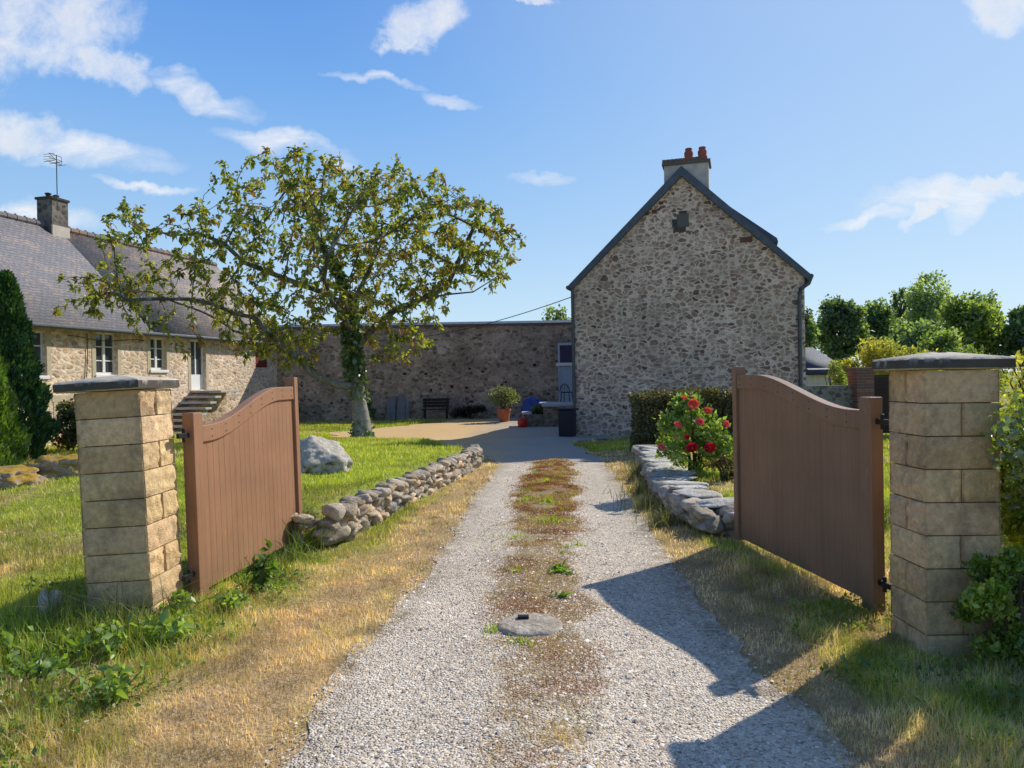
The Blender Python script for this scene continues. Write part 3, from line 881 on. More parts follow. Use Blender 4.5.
def stone_house():
    hx, hy = 1.75, 20.9
    ang = R(-17); Wd = 6.06; E = 4.22; A = 7.1; Dp = 12
    root = empty('stone_house', (hx, hy, 0), ang, 'tall stone house seen from its windowless shaded gable end', 'house')
    m = MB(); m.prism([(0, -.3), (Wd, -.3), (Wd, E - .08), (Wd / 2, A - .1), (0, E - .08)], 'y', 0, Dp); m.build('wall', M['gable'], root)
    # roof slabs: x is across here, so lay the eave along local y
    def slab(name, a, b, y0, y1, thick, mat):
        a = Vector((a[0], 0, a[1])); b = Vector((b[0], 0, b[1])); d = (b - a); nr = Vector((-d.z, 0, d.x)).normalized()
        if nr.z < 0: nr = -nr
        ps = [a + Vector((0, y0, 0)), a + Vector((0, y1, 0)), b + Vector((0, y1, 0)), b + Vector((0, y0, 0))]
        V = [tuple(p) for p in ps] + [tuple(p - nr * thick) for p in ps]
        return np_mesh(name, V, [(0, 1, 2, 3), (7, 6, 5, 4), (0, 4, 5, 1), (1, 5, 6, 2), (2, 6, 7, 3), (3, 7, 4, 0)], mat, parent=root, attrs={'Slope': [0, 0, d.length, d.length] * 2})
    sl = (A + .1 - E) / (Wd / 2)
    rf = slab('roof', (-.1, E - .1 * sl + .08), (Wd / 2, A + .12), -.1, Dp + .1, .12, M['slate_blue'])
    rf2 = slab('roof', (Wd + .2, E - .2 * sl + .08), (Wd / 2, A + .12), -.1, Dp + .1, .12, M['slate_blue'])
    # slate-hung barge edge on the gable
    for s in (0, 1):
        f = (lambda x: x) if s == 0 else (lambda x: Wd - x)
        o_ = .1 if s == 0 else .2; x0, z0 = -o_, E - o_ * sl + .08; x1, z1 = Wd / 2, A + .12
        m = MB(); m.prism([(f(x0), z0 + .01), (f(x1), z1 + .015), (f(x1), z1 - .25), (f(x0 + .09), z0 - .1)], 'y', -.14, -.003); m.build('barge_edge', M['barge'], root)
    # dormers whose roofs show past the slopes
    def dorm(name, x0, z0, x1, z1, ya, yb, lab):
        m = MB(); m.prism([(x0, z0), (x1, z1), (x1, z1 - .1), (x0, z0 - .1)], 'y', ya, yb); d = m.build('dormer', M['barge'], root)
        xi = x1 + (.12 if x0 > x1 else -.12)
        return d
    zs = lambda x: E + .08 + (min(x, Wd - x)) * sl          # roof top at x
    m = MB(); xa = Wd - 2.25; xb = Wd - .62; za = zs(xa) + .02; zb = zs(xb) + .34
    m.prism([(xa, za), (xb, zb), (xb + .03, zb - .1), (xb - .1, zb - .12), (xb - .14, zs(xb - .14) - .05), (xa, za - .12)], 'y', .5, 3.4); m.build('dormer', M['barge'], root)
    m = MB(); xa = 1.25; xb = .52; za = zs(xa) + .02; zb = zs(xb) + .13
    m.prism([(xa, za), (xb, zb), (xb, zb - .1), (xb + .1, zs(xb + .1) - .05), (xa, za - .12)], 'y', .5, 3.4); m.build('dormer', M['barge'], root)
    # chimney
    cx0, cx1 = Wd / 2 - .47, Wd / 2 + .7
    m = MB(); m.box(cx0, cx1, .06, .72, A - 1.3, 7.32); ch = m.build('chimney', M['stack'], root)
    m = MB(); m.box(cx0 - .05, cx1 + .05, .01, .77, 7.32, 7.40, (.13, .11, .1))
    x = cx0 - .04
    while x < cx1 - .05:
        m.box(x, x + .1, .02, .76, 7.402, 7.48, random.choice([(.28, .09, .06), (.13, .1, .09), (.2, .1, .07)])); x += .108
    m.build('brick_band', M['brick'], ch)
    for cx in (Wd / 2 + .17, Wd / 2 + .53):
        m = MB(); m.lathe([(.13, 7.48), (.14, 7.52), (.11, 7.58), (.12, 7.66), (.12, 7.71), (.085, 7.77), (.1, 7.8), (.09, 7.82)], cx, .38, 16); m.build('chimney_pot', M['pot_red'], ch, smooth=True)
    # gutters' ends and rain pipes
    m = MB(); m.tube([(.0, -.06, E - .1), (.0, -.06, 2), (.0, -.06, 0)], .045, 10); m.build('downpipe', M['zinc'], root, smooth=True)
    m = MB(); m.tube([(Wd + .16, -.07, E - .12), (Wd + .1, -.07, E - .28), (Wd - .1, -.07, E - .42), (Wd - .13, -.07, E - .6), (Wd - .13, -.07, 0)], .05, 10); m.build('downpipe', M['zinc'], root, smooth=True)
    m = MB(); m.tube([(Wd + .16, -.1, E - .1), (Wd + .16, Dp, E - .1)], .06, 10); m.build('gutter', M['zinc'], root, smooth=True)
    m = MB(); m.tube([(-.12, -.1, E - .06), (-.12, Dp, E - .06)], .06, 10); m.build('gutter', M['zinc'], root, smooth=True)
    # blocked opening high in the gable and a few brick patches
    m = MB(); m.box(2.88, 3.2, -.012, .002, 5.62, 5.98, (.13, .12, .11)); m.box(2.8, 3.12, -.016, .002, 5.5, 5.63, (.08, .07, .065)); m.box(2.76, 2.9, -.014, .002, 5.63, 5.85, (.07, .065, .06)); m.box(2.95, 3.15, -.012, .002, 5.98, 6.06, (.09, .075, .065))
    m.build('blocked_opening', M['brick'], root)
    m = MB(); m.box(2.42, 2.54, -.01, .002, 6.2 + .08, 6.36, (.16, .06, .045)); m.box(2.22, 2.36, -.01, .002, 6.05, 6.15, (.15, .06, .045)); m.box(4.5, 4.8, -.01, .002, 5.1, 5.24, (.16, .07, .05)); m.box(2.02, 2.14, -.01, .002, 6.02, 6.1, (.14, .06, .05))
    m.build('brick_patch', M['brick'], root)
    return root


stone_house()


# ------------------------------------------------------------------ farmhouse on the left
def wall_with_holes(name, x0, x1, z0, z1, holes, mat, parent, depth=.22):
    xs = sorted({x0, x1, *[h[0] for h in holes], *[h[1] for h in holes]}); zs = sorted({z0, z1, *[h[2] for h in holes], *[h[3] for h in holes]})
    m = MB()
    for i in range(len(xs) - 1):
        for j in range(len(zs) - 1):
            cx, cz = (xs[i] + xs[i + 1]) / 2, (zs[j] + zs[j + 1]) / 2
            if any(h[0] < cx < h[1] and h[2] < cz < h[3] for h in holes): continue
            m.add([(xs[i], 0, zs[j]), (xs[i + 1], 0, zs[j]), (xs[i + 1], 0, zs[j + 1]), (xs[i], 0, zs[j + 1])], [(0, 1, 2, 3)])
    for (a, b, c, d) in holes:
        m.add([(a, 0, c), (b, 0, c), (b, 0, d), (a, 0, d), (a, -depth, c), (b, -depth, c), (b, -depth, d), (a, -depth, d)], [(0, 1, 5, 4), (1, 2, 6, 5), (2, 3, 7, 6), (3, 0, 4, 7)])
    m.add([(x0, 0, z0), (x1, 0, z0), (x1, 0, z1), (x0, 0, z1), (x0, -7, z0), (x1, -7, z0), (x1, -7, z1), (x0, -7, z1)], [(0, 3, 7, 4), (1, 5, 6, 2), (4, 7, 6, 5)])
    m.add([(x0, -.02, z1), (x0, -3.5, 6.9), (x0, -7, z1), (x1, -.02, z1), (x1, -3.5, 6.9), (x1, -7, z1)], [(0, 1, 2), (3, 5, 4)])
    me = bpy.data.meshes.new(name); me.from_pydata(m.v, [], m.f); me.update(); me.materials.append(mat)
    o = bpy.data.objects.new(name, me); COL.objects.link(o); o.parent = parent
    return o


def window(parent, a, b, c, d, style='casement', name='window'):
    w = b - a; h = d - c; y = -.14; f = .055
    m = MB()
    m.box(a, a + f, y - .03, y + .03, c, d); m.box(b - f, b, y - .03, y + .03, c, d)
    m.box(a + f, b - f, y - .03, y + .03, c, c + f * 1.3); m.box(a + f, b - f, y - .03, y + .03, d - f, d)
    if style != 'small':
        cx = (a + b) / 2; m.box(cx - .045, cx + .045, y - .032, y + .035, c + f * 1.3, d - f)
        for k in (1, 2):
            z = c + h * k / 3
            m.box(a + f, cx - .045, y - .02, y + .02, z - .015, z + .015); m.box(cx + .045, b - f, y - .02, y + .02, z - .015, z + .015)
    o = m.build(name, M['white_frame'], parent)
    m = MB(); m.box(a + f * .5, b - f * .5, y - .012, y - .004, c + f, d - f * .5); m.build('pane', M['glass'], o)
    m = MB(); m.box(a - .06, b + .06, -.1, .05, c - .1, c - .004); m.build('sill', M['white_frame'] if style != 'small' else M['dressed'], o, bevel=.01)
    m = MB(); m.box(a - .16, a - .003, -.1, .012, c - .1, d + .003); m.box(b + .003, b + .16, -.1, .012, c - .1, d + .003); m.box(a - .2, b + .2, -.1, .014, d + .006, d + .2)
    m.build('surround', M['dressed'], o, bevel=.008)
    return o


def farmhouse():
    ang = math.atan2(-.97, -.242)
    root = empty('farmhouse', (-9.9, 32.5, 0), ang, 'long sunlit stone farmhouse with slate roof at the left edge', 'house')
    E = 3.5; Rz = 7.0; L_ = 27
    holes = [(12.25, 13.15, 1.95, 3.18), (9.65, 10.5, 1.98, 3.26), (7.45, 8.2, 2.15, 3.22), (5.38, 6.2, 1.45, 3.25), (11.35, 11.9, .55, 1.2), (1.35, 2.2, 2.3, 3.3)]
    wall_with_holes('wall', -.0, L_, -.4, E, holes, M['farm'], root)
    window(root, *holes[0]); window(root, *holes[1]); window(root, *holes[2]); window(root, *holes[4], 'small')
    # door
    a, b, c, d = holes[3]; y = -.14
    m = MB(); m.box(a, a + .07, y - .03, y + .03, c, d); m.box(b - .07, b, y - .03, y + .03, c, d); m.box(a + .07, b - .07, y - .03, y + .03, d - .07, d)
    m.box(a + .07, b - .07, y - .02, y + .02, c, c + .55); m.box((a + b) / 2 - .03, (a + b) / 2 + .03, y - .02, y + .02, c + .55, d - .07)
    dr_ = m.build('door', M['white_frame'], root)
    m = MB(); m.box(a + .05, b - .05, y - .012, y - .004, c + .5, d - .05); m.build('pane', M['glass'], dr_)
    m = MB(); m.tube([((a + b) / 2 + .05, y + .03, c + .95), ((a + b) / 2 + .14, y + .05, c + .95)], .012, 8); m.build('handle', M['zinc'], dr_)
    m = MB(); m.box(a - .16, a - .003, -.1, .012, c - .02, d + .003); m.box(b + .003, b + .16, -.1, .012, c - .02, d + .003); m.box(a - .2, b + .2, -.1, .014, d + .006, d + .2)
    m.build('surround', M['dressed'], dr_, bevel=.008)
    # red shutter
    a, b, c, d = holes[5]
    m = MB(); x = a + .01
    while x < b - .05: m.box(x, x + .1, -.05, -.02, c + .01, d - .01); x += .104
    m.box(a + .03, b - .03, -.02, 0, c + .15, c + .25); m.box(a + .03, b - .03, -.02, 0, d - .25, d - .15)
    m.build('shutter', M['red_paint'], root)
    # roof: two ages of slate
    j = 8.3
    for (x0, x1, mt) in ((-.25, j, M['slate_old']), (j + .003, L_ + .2, M['slate_new'])):
        rf = slope_slab('roof', (x0, .28, E - .18), (x1, .28, E - .18), (x1, -3.5, Rz), (x0, -3.5, Rz), .1, mt, root)
        slope_slab('roof', (x1, -7.28, E - .18), (x0, -7.28, E - .18), (x0, -3.502, Rz), (x1, -3.502, Rz), .1, mt, root)
    m = MB(); x = -.2
    while x < L_:
        c = random.choice([(.2, .17, .16), (.26, .17, .12), (.17, .15, .15)])
        m.tube([(x, -3.5, Rz + .02), (x + .34, -3.5, Rz + .02)], [.11, .125], 8, c); m.box(x + .31, x + .35, -3.53, -3.47, Rz + .12, Rz + .17, c); x += .35
    m.build('ridge_tiles', M['brick'], root)
    # chimney of dressed stone with cap and two pots
    cx = 8.5; m = MB(); m.box(cx - .33, cx + .33, -3.8, -3.2, Rz - .7, 7.88); ch = m.build('chimney', M['chim_stone'], root)
    m = MB(); m.box(cx - .38, cx + .38, -3.85, -3.15, 7.883, 7.97, (.14, .13, .12)); m.build('cap', M['cap'], ch, bevel=.02)
    for k in (-.15, .17):
        m = MB(); m.lathe([(.07, 7.97), (.07, 8.06), (.1, 8.08), (.1, 8.11), (.05, 8.13)], cx + k, -3.5, 14); m.build('chimney_pot', M['dark_wood'], ch)
    m = MB(); m.box(cx - .35, cx + .35, -3.22, -3.16, Rz - .36, Rz + .02); m.build('flashing', M['render_wall'], ch)
    m = MB(); ax = cx + .2
    m.tube([(ax, -3.1, 7.5), (ax, -3.1, 9.35)], .016, 8)
    def rod(a, b, r=.008): m.tube([a, b], r, 5)
    for z in (9.05, 9.2, 9.33):
        rod((ax - .2, -3.1, z), (ax + .3, -3.1, z), .01)
    for k in range(4):
        x = ax - .18 + k * .13
        rod((x, -3.3, 9.05 + .07 * (k % 2)), (x, -2.9, 9.05 + .07 * (k % 2)))
    for z in (9.06, 9.14, 9.22, 9.3): rod((ax + .29, -3.32, z), (ax + .29, -2.88, z))
    rod((ax - .2, -3.1, 9.05), (ax + .29, -3.1, 9.33)); rod((ax - .2, -3.1, 9.05), (ax - .2, -3.1, 9.33))
    m.build('aerial', M['zinc'], ch)
    # eave, gutter, downpipe, wire
    m = MB(); m.box(0, L_, .003, .1, E - .2, E - .06); m.build('cornice', M['dressed'], root)
    m = MB(); m.tube([(-.1, .32, E - .2), (L_, .32, E - .2)], .07, 10); m.build('gutter', M['zinc'], root)
    m = MB(); m.tube([(.12, .1, E - .2), (.12, .1, 0)], .05, 10); m.build('downpipe', M['zinc'], root)
    m = MB(); m.tube([(x, .1 + .02 * math.sin(x), 3.05 + .05 * math.sin(x * 2.3)) for x in np.linspace(8.6, 11.6, 12)] + [(8.6, .05, 2.2)][:0], .012, 6)
    m.tube([(10.85, .03, 3.2), (10.85, .03, 2.5), (10.9, .03, 1.9)], .012, 6); m.build('wire', M['cable'], root)
    # outside stairs up to the door: slabs carried out of the wall
    n = 8
    for k in range(n):
        z = 1.42 - k * .19; x0 = 5.2 if k == 0 else 6.25 + (k - 1) * .27; x1 = 6.28 if k == 0 else x0 + .34
        m = MB(); m.box(x0, x1, .003, 1.25, z - .075, z); m.build('stair_slab', M['slab'], root, bevel=.01)
    m = MB(); m.prism([(5.25, -.2), (5.25, 1.33), (6.2, 1.33), (8.0, .0), (8.0, -.2)], 'y', .006, .75); m.build('stair_base', M['barn'], root)
    return root


farmhouse()


# ------------------------------------------------------------------ back wall, yard
def back_wall():
    root = empty('courtyard_wall', (-10.6, 31.9, 0), math.atan2(.1, 15), 'high dark rubble wall closing the back of the courtyard', 'wall')
    m = MB(); m.box(0, 17, 0, .6, -.3, 3.95); m.build('masonry', M['barn'], root)
    m = MB(); m.prism([(-.12, 3.95), (.72, 3.95), (.72, 4.02), (.3, 4.16), (-.12, 4.03)], 'x', -.1, 17.1); m.build('coping', M['barge'], root)
    m = MB()
    for k in range(26):
        x = random.uniform(.5, 13); z = random.uniform(.6, 2.2); w = random.uniform(.07, .16)
        m.box(x, x + w, -.006, .001, z, z + random.uniform(.06, .13), (.012, .01, .009))
    m.build('putlog_hole', M['dark_wood'], root)['kind'] = 'stuff'
    m = MB(); m.box(3.0, 3.25, .05, .3, 4.05, 5.0); 
    return root


back_wall()


def glazed_door():
    root = empty('shed_door', (1.98, 31.86, 0), 0, 'pale grey door with blue glazed top at the right end of the back wall', 'door')
    m = MB(); m.box(0, .08, -.1, 0, 0, 3.15); m.box(.72, .8, -.1, 0, 0, 3.15); m.box(.08, .72, -.1, 0, 3.05, 3.15); m.build('frame', M['pale_door'], root)
    m = MB()
    for k in range(5): m.box(.083 + k * .128, .083 + k * .128 + .124, -.07, -.02, .05, 2.15)
    m.build('board_leaf', M['pale_door'], root)
    m = MB(); m.box(-.08, .88, -.16, -.101, 2.17, 2.3); m.build('lintel', M['white_frame'], root)
    m = MB(); m.box(.085, .715, -.06, -.03, 2.31, 3.04); m.build('pane', M['blue_glass'], root)


glazed_door()


def yard_things():
    # stone table / terrace edge with pale slab
    t = empty('stone_table', (1.0, 25.0, 0), 0, 'low stone-built table with a pale slab top beside the house corner', 'table')
    m = MB(); m.box(.05, 1.55, .05, 2.9, -.1, .68); m.build('base', M['yardwall'], t)
    m = MB(); m.box(0, 1.7, 0, 3.0, .683, .76); m.build('slab_top', M['slab'], t, bevel=.01)
    # black iron chair seen above the slab
    c = empty('garden_chair', (2.0, 27.3, .762), .3, 'small black iron chair standing on the pale slab', 'chair')
    m = MB()
    m.lathe([(.2, .34), (.21, .35), (.21, .37), (.19, .38)], 0, 0, 18); m.build('seat', M['black_iron'], c)
    for sx in (-1, 1):
        for sy in (-1, 1):
            m = MB(); m.tube([(sx * .14, sy * .14, .35), (sx * .18, sy * .18, 0)], .015, 6); m.build('leg', M['black_iron'], c)
    m = MB(); m.tube([(.19 * math.cos(a), .19 + .02, .38 + .28 * math.sin(a)) for a in np.linspace(math.pi, 0, 12)], .015, 6)
    for k in (-.1, 0, .1): m.tube([(k, .21, .38), (k, .21, .62)], .01, 6)
    m.build('backrest', M['black_iron'], c)
    # tub planter
    p = empty('planter', (.35, 25.3, 0), 0, 'low stone planter with a dark leafy plant left of the pale slab', 'planter')
    m = MB(); m.box(0, .95, 0, .7, 0, .42); m.build('trough', M['yardwall'], p, bevel=.02)
    m = MB(); m.box(-.03, .3, -.02, .72, .423, .5); m.build('ledge', M['slab'], p, bevel=.01)
    leaves_obj('foliage', ball(700, (.6, .3, .52), (.35, .3, .2)), .1, .05, [(.05, .08, .02), (.09, .13, .03)], M['leaf'], p)
    b = empty('lantern', (.33, 25.05, 0), 0, 'small red round lantern on the ground before the planter', 'lantern')
    m = MB(); m.lathe([(.12, 0), (.15, .05), (.17, .15), (.15, .26), (.1, .32), (.05, .35)], 0, 0, 16); m.build('body', M['red_lantern'], b, smooth=True)
    m = MB(); m.tube([(.1 * math.cos(a), 0, .33 + .1 * math.sin(a)) for a in np.linspace(math.pi, 0, 9)], .01, 6); m.build('handle', M['black_iron'], b)
    # blue tarp over something
    rk = Rocks(); rk.put((0, 0, .35), (.5, .4, .45), 0, 0, (1, 1, 1), 4, .3, .5, 3); o = rk.build('tarp', M['tarp']); o.location = (.85, 29.6, .1)
    tag(o, 'blue tarpaulin bunched over a heap by the back wall', 'tarpaulin')
    # navy bin
    b = empty('rubbish_bin', (1.25, 20.35, 0), -.35, 'dark navy plastic bin against the left corner of the stone house', 'bin')
    m = MB(); m.prism([(0, .03), (.38, .03), (.4, .76), (-.02, .76)], 'y', 0, .4); m.build('body', M['navy'], b, bevel=.02)
    m = MB(); m.box(-.035, .415, -.02, .44, .763, .81); m.build('lid', M['navy'], b, bevel=.015)
    # bench
    b = empty('bench', (-3.75, 31.2, 0), 0, 'dark wooden bench against the back wall', 'bench')
    m = MB()
    for k in range(3): m.box(0, 1.1, -.35 + k * .13, -.35 + k * .13 + .11, .42, .46)
    m.build('seat', M['dark_wood'], b)
    m = MB()
    for k in range(3): m.box(0, 1.1, .05, .08, .52 + k * .13, .63 + k * .13)
    m.build('backrest', M['dark_wood'], b)
    for x in (.06, .98):
        m = MB(); m.box(x, x + .06, -.33, -.27, 0, .418); m.build('leg', M['dark_wood'], b)
        m = MB(); m.box(x, x + .06, .083, .14, 0, .9); m.build('leg', M['dark_wood'], b)
    # planks
    for k, (x, h, w, lab) in enumerate([(-5.25, .95, .16, 'leftmost'), (-5.05, 1.05, .2, 'second from the left'), (-4.83, 1.15, .15, 'tallest'), (-4.65, .98, .2, 'fourth from the left'), (-4.45, .85, .14, 'rightmost and shortest')]):
        m = MB(); m.box(-w / 2, w / 2, -.015, .015, 0, h * .98); o = m.build('plank', M['grey_wood'], None, bevel=.004)
        o.location = (x, 31.45 - .02 * k, .01); o.rotation_euler = (R(-16), R(random.uniform(-7, 7)), R(random.uniform(-12, 12)))
        tag(o, f'weathered grey plank leaning on the back wall, {lab} of the row', 'plank', 'planks leaning on the back wall')
    # olive in a pot
    p = empty('potted_plant', (-.33, 28.4, .01), 0, 'bushy pale green plant in a terracotta pot in the courtyard', 'potted plant')
    m = MB(); m.lathe([(.17, 0), (.2, .1), (.25, .4), (.28, .42), (.28, .5), (.24, .5), (.23, .45)], 0, 0, 22); m.build('pot', M['terracotta'], p, smooth=True)
    m = MB()
    for k in range(9):
        a = random.uniform(0, 6.28); m.tube([(0, 0, .45), (.15 * math.cos(a), .15 * math.sin(a), .75), (.4 * math.cos(a), .4 * math.sin(a), 1.1)], [.02, .014, .006], 6)
    m.build('stem', M['bark_dark'], p)
    leaves_obj('foliage', ball(1700, (0, 0, .95), (.6, .5, .42)), .12, .04, [(.16, .2, .08), (.24, .27, .12), (.1, .13, .05)], M['leaf'], p)


# ------------------------------------------------------------------ foliage tools
def ball(n, c, r, shell=.5):
    v = rng.normal(size=(n, 3)); v /= np.linalg.norm(v, axis=1, keepdims=True)
    q = rng.uniform(0, 1, n) ** shell
    return np.array(c) + v * q[:, None] * np.array(r)


def clumpy(n, c, r, k, cr=.35, zflat=.85, shell=.55):
    """leaf points in k clumps filling an ellipsoid, returns points and a clump number"""
    v = rng.normal(size=(k, 3)); v /= np.linalg.norm(v, axis=1, keepdims=True)
    cc = np.array(c) + v * (rng.uniform(.25, 1, k) ** .6)[:, None] * np.array(r) * (1 - cr * .6)
    sz = rng.uniform(.55, 1.25, k)
    idx = rng.choice(k, n, p=sz ** 2 / np.sum(sz ** 2))
    p = rng.normal(size=(n, 3)); p /= np.linalg.norm(p, axis=1, keepdims=True)
    p = p * (rng.uniform(0, 1, n) ** shell)[:, None]
    m = min(r)
    return cc[idx] + p * (sz[idx] * cr)[:, None] * np.array([lerp(m, r[0], .6), lerp(m, r[1], .6), lerp(m, r[2], .6) * zflat]), idx


def leaf_mesh(P, ln, wd, pal, idx=None, axis=None, up=.3, jitter=.35, drop=0.0):
    n = len(P)
    a = rng.normal(size=(n, 3)); a[:, 2] += up
    if axis is not None: a = axis + rng.normal(size=(n, 3)) * .35
    a /= np.linalg.norm(a, axis=1, keepdims=True)
    b = rng.normal(size=(n, 3)); b -= a * np.sum(a * b, 1, keepdims=True); b /= np.linalg.norm(b, axis=1, keepdims=True)
    nr = np.cross(a, b)
    s = rng.uniform(.6, 1.3, n)[:, None]
    l = ln * s; w = wd * s * .5
    V = np.empty((n, 4, 3), np.float32)
    V[:, 0] = P; V[:, 1] = P + a * l * .45 + b * w + nr * w * .35; V[:, 2] = P + a * l; V[:, 3] = P + a * l * .45 - b * w + nr * w * .35
    V[:, 2, 2] -= (drop * l[:, 0])
    i = np.arange(n)[:, None] * 4
    Fc = np.concatenate([i + np.array([[0, 1, 2]]), i + np.array([[0, 2, 3]])])
    pal = np.array(pal); k = len(pal)
    if idx is None: t = rng.uniform(0, 1, n) * (k - 1)
    else:
        per = rng.uniform(0, 1, idx.max() + 1)
        t = np.clip(per[idx] + rng.normal(size=n) * .22, 0, 1) * (k - 1)
    f = np.clip(t.astype(int), 0, k - 2) if k > 1 else np.zeros(n, int)
    u = (t - f)[:, None]
    c = pal[f] * (1 - u) + pal[np.minimum(f + 1, k - 1)] * u
    c = c * rng.uniform(1 - jitter, 1 + jitter, (n, 1))
    return V.reshape(-1, 3), Fc, np.repeat(c, 4, 0)


def leaves_obj(name, P, ln, wd, pal, mat, parent=None, idx=None, **kw):
    V, Fc, c = leaf_mesh(P, ln, wd, pal, idx, **kw)
    return np_mesh(name, V, Fc, mat, c, parent=parent)


M['red_lantern'] = plain_mat('red_enamel', (.45, .03, .02), .4, .15)
yard_things()


# ------------------------------------------------------------------ the walnut tree
def colonize(nodes, par, attr, D, di, dk, iters, trop=(0, 0, .05)):
    nodes = [Vector(n) for n in nodes]; par = list(par)
    A = np.array(attr, float); alive = np.ones(len(A), bool)
    for it in range(iters):
        kd = kdtree.KDTree(len(nodes))
        for i, n in enumerate(nodes): kd.insert(n, i)
        kd.balance()
        pull = {}
        for j in np.nonzero(alive)[0]:
            co_, i, d = kd.find(Vector(A[j]))
            if d < dk: alive[j] = False; continue
            if d < di: pull.setdefault(i, []).append((Vector(A[j]) - nodes[i]).normalized())
        if not pull: break
        added = 0
        for i, vs in pull.items():
            v = Vector(trop) * 1.0
            for q in vs: v += q
            v += Vector((random.gauss(0, .25), random.gauss(0, .25), random.gauss(0, .25)))
            if v.length < .05: continue
            v.normalize()
            nn = nodes[i] + v * D
            co_, k, d = kd.find(nn)
            if d < D * .45: continue
            nodes.append(nn); par.append(i); added += 1
        if not added: break
    return nodes, par


def branch_mesh(nodes, par, rad, nside=7):
    N = len(nodes); P = np.array([tuple(n) for n in nodes]); par = np.array(par)
    d = np.zeros((N, 3)); ch = {}
    for i in range(N):
        if par[i] >= 0: ch.setdefault(par[i], []).append(i)
    for i in range(N):
        v = np.zeros(3)
        if par[i] >= 0: v += P[i] - P[par[i]]
        if i in ch:
            k = max(ch[i], key=lambda q: rad[q]); v += (P[k] - P[i])
        d[i] = v / (np.linalg.norm(v) + 1e-9)
    ref = np.tile(np.array([.37, .81, .45]), (N, 1))
    u = np.cross(d, ref); u /= np.linalg.norm(u, axis=1, keepdims=True) + 1e-9; w = np.cross(d, u)
    a = np.linspace(0, 2 * math.pi, nside, endpoint=False)
    ring = lambda c, r: c[:, None, :] + (u[:, None, :] * np.cos(a)[None, :, None] + w[:, None, :] * np.sin(a)[None, :, None]) * r[:, None, None]
    rr = np.array(rad)
    V = ring(P, rr)
    k = np.nonzero(par >= 0)[0]
    # base ring of each segment: parent's place with the child's radius, so side shoots do not flare
    pr = np.minimum(rr[par[k]], np.maximum(rr[k] * 1.35, rr[k] + .002))
    uu, ww = u[k], w[k]
    main = np.array([max(ch[par[i]], key=lambda q: rad[q]) == i for i in k])
    pu = np.where(main[:, None], u[par[k]], uu); pw = np.where(main[:, None], w[par[k]], ww)
    pr = np.where(main, rr[par[k]], pr)
    B = P[par[k]][:, None, :] + (pu[:, None, :] * np.cos(a)[None, :, None] + pw[:, None, :] * np.sin(a)[None, :, None]) * pr[:, None, None]
    T = V[k]
    n = len(k); VV = np.concatenate([B.reshape(-1, 3), T.reshape(-1, 3)])
    i0 = np.arange(n)[:, None] * nside; s = np.arange(nside)[None, :]; s1 = (s + 1) % nside
    Fc = np.stack([i0 + s, i0 + s1, n * nside + i0 + s1, n * nside + i0 + s], -1).reshape(-1, 4)
    return VV, Fc


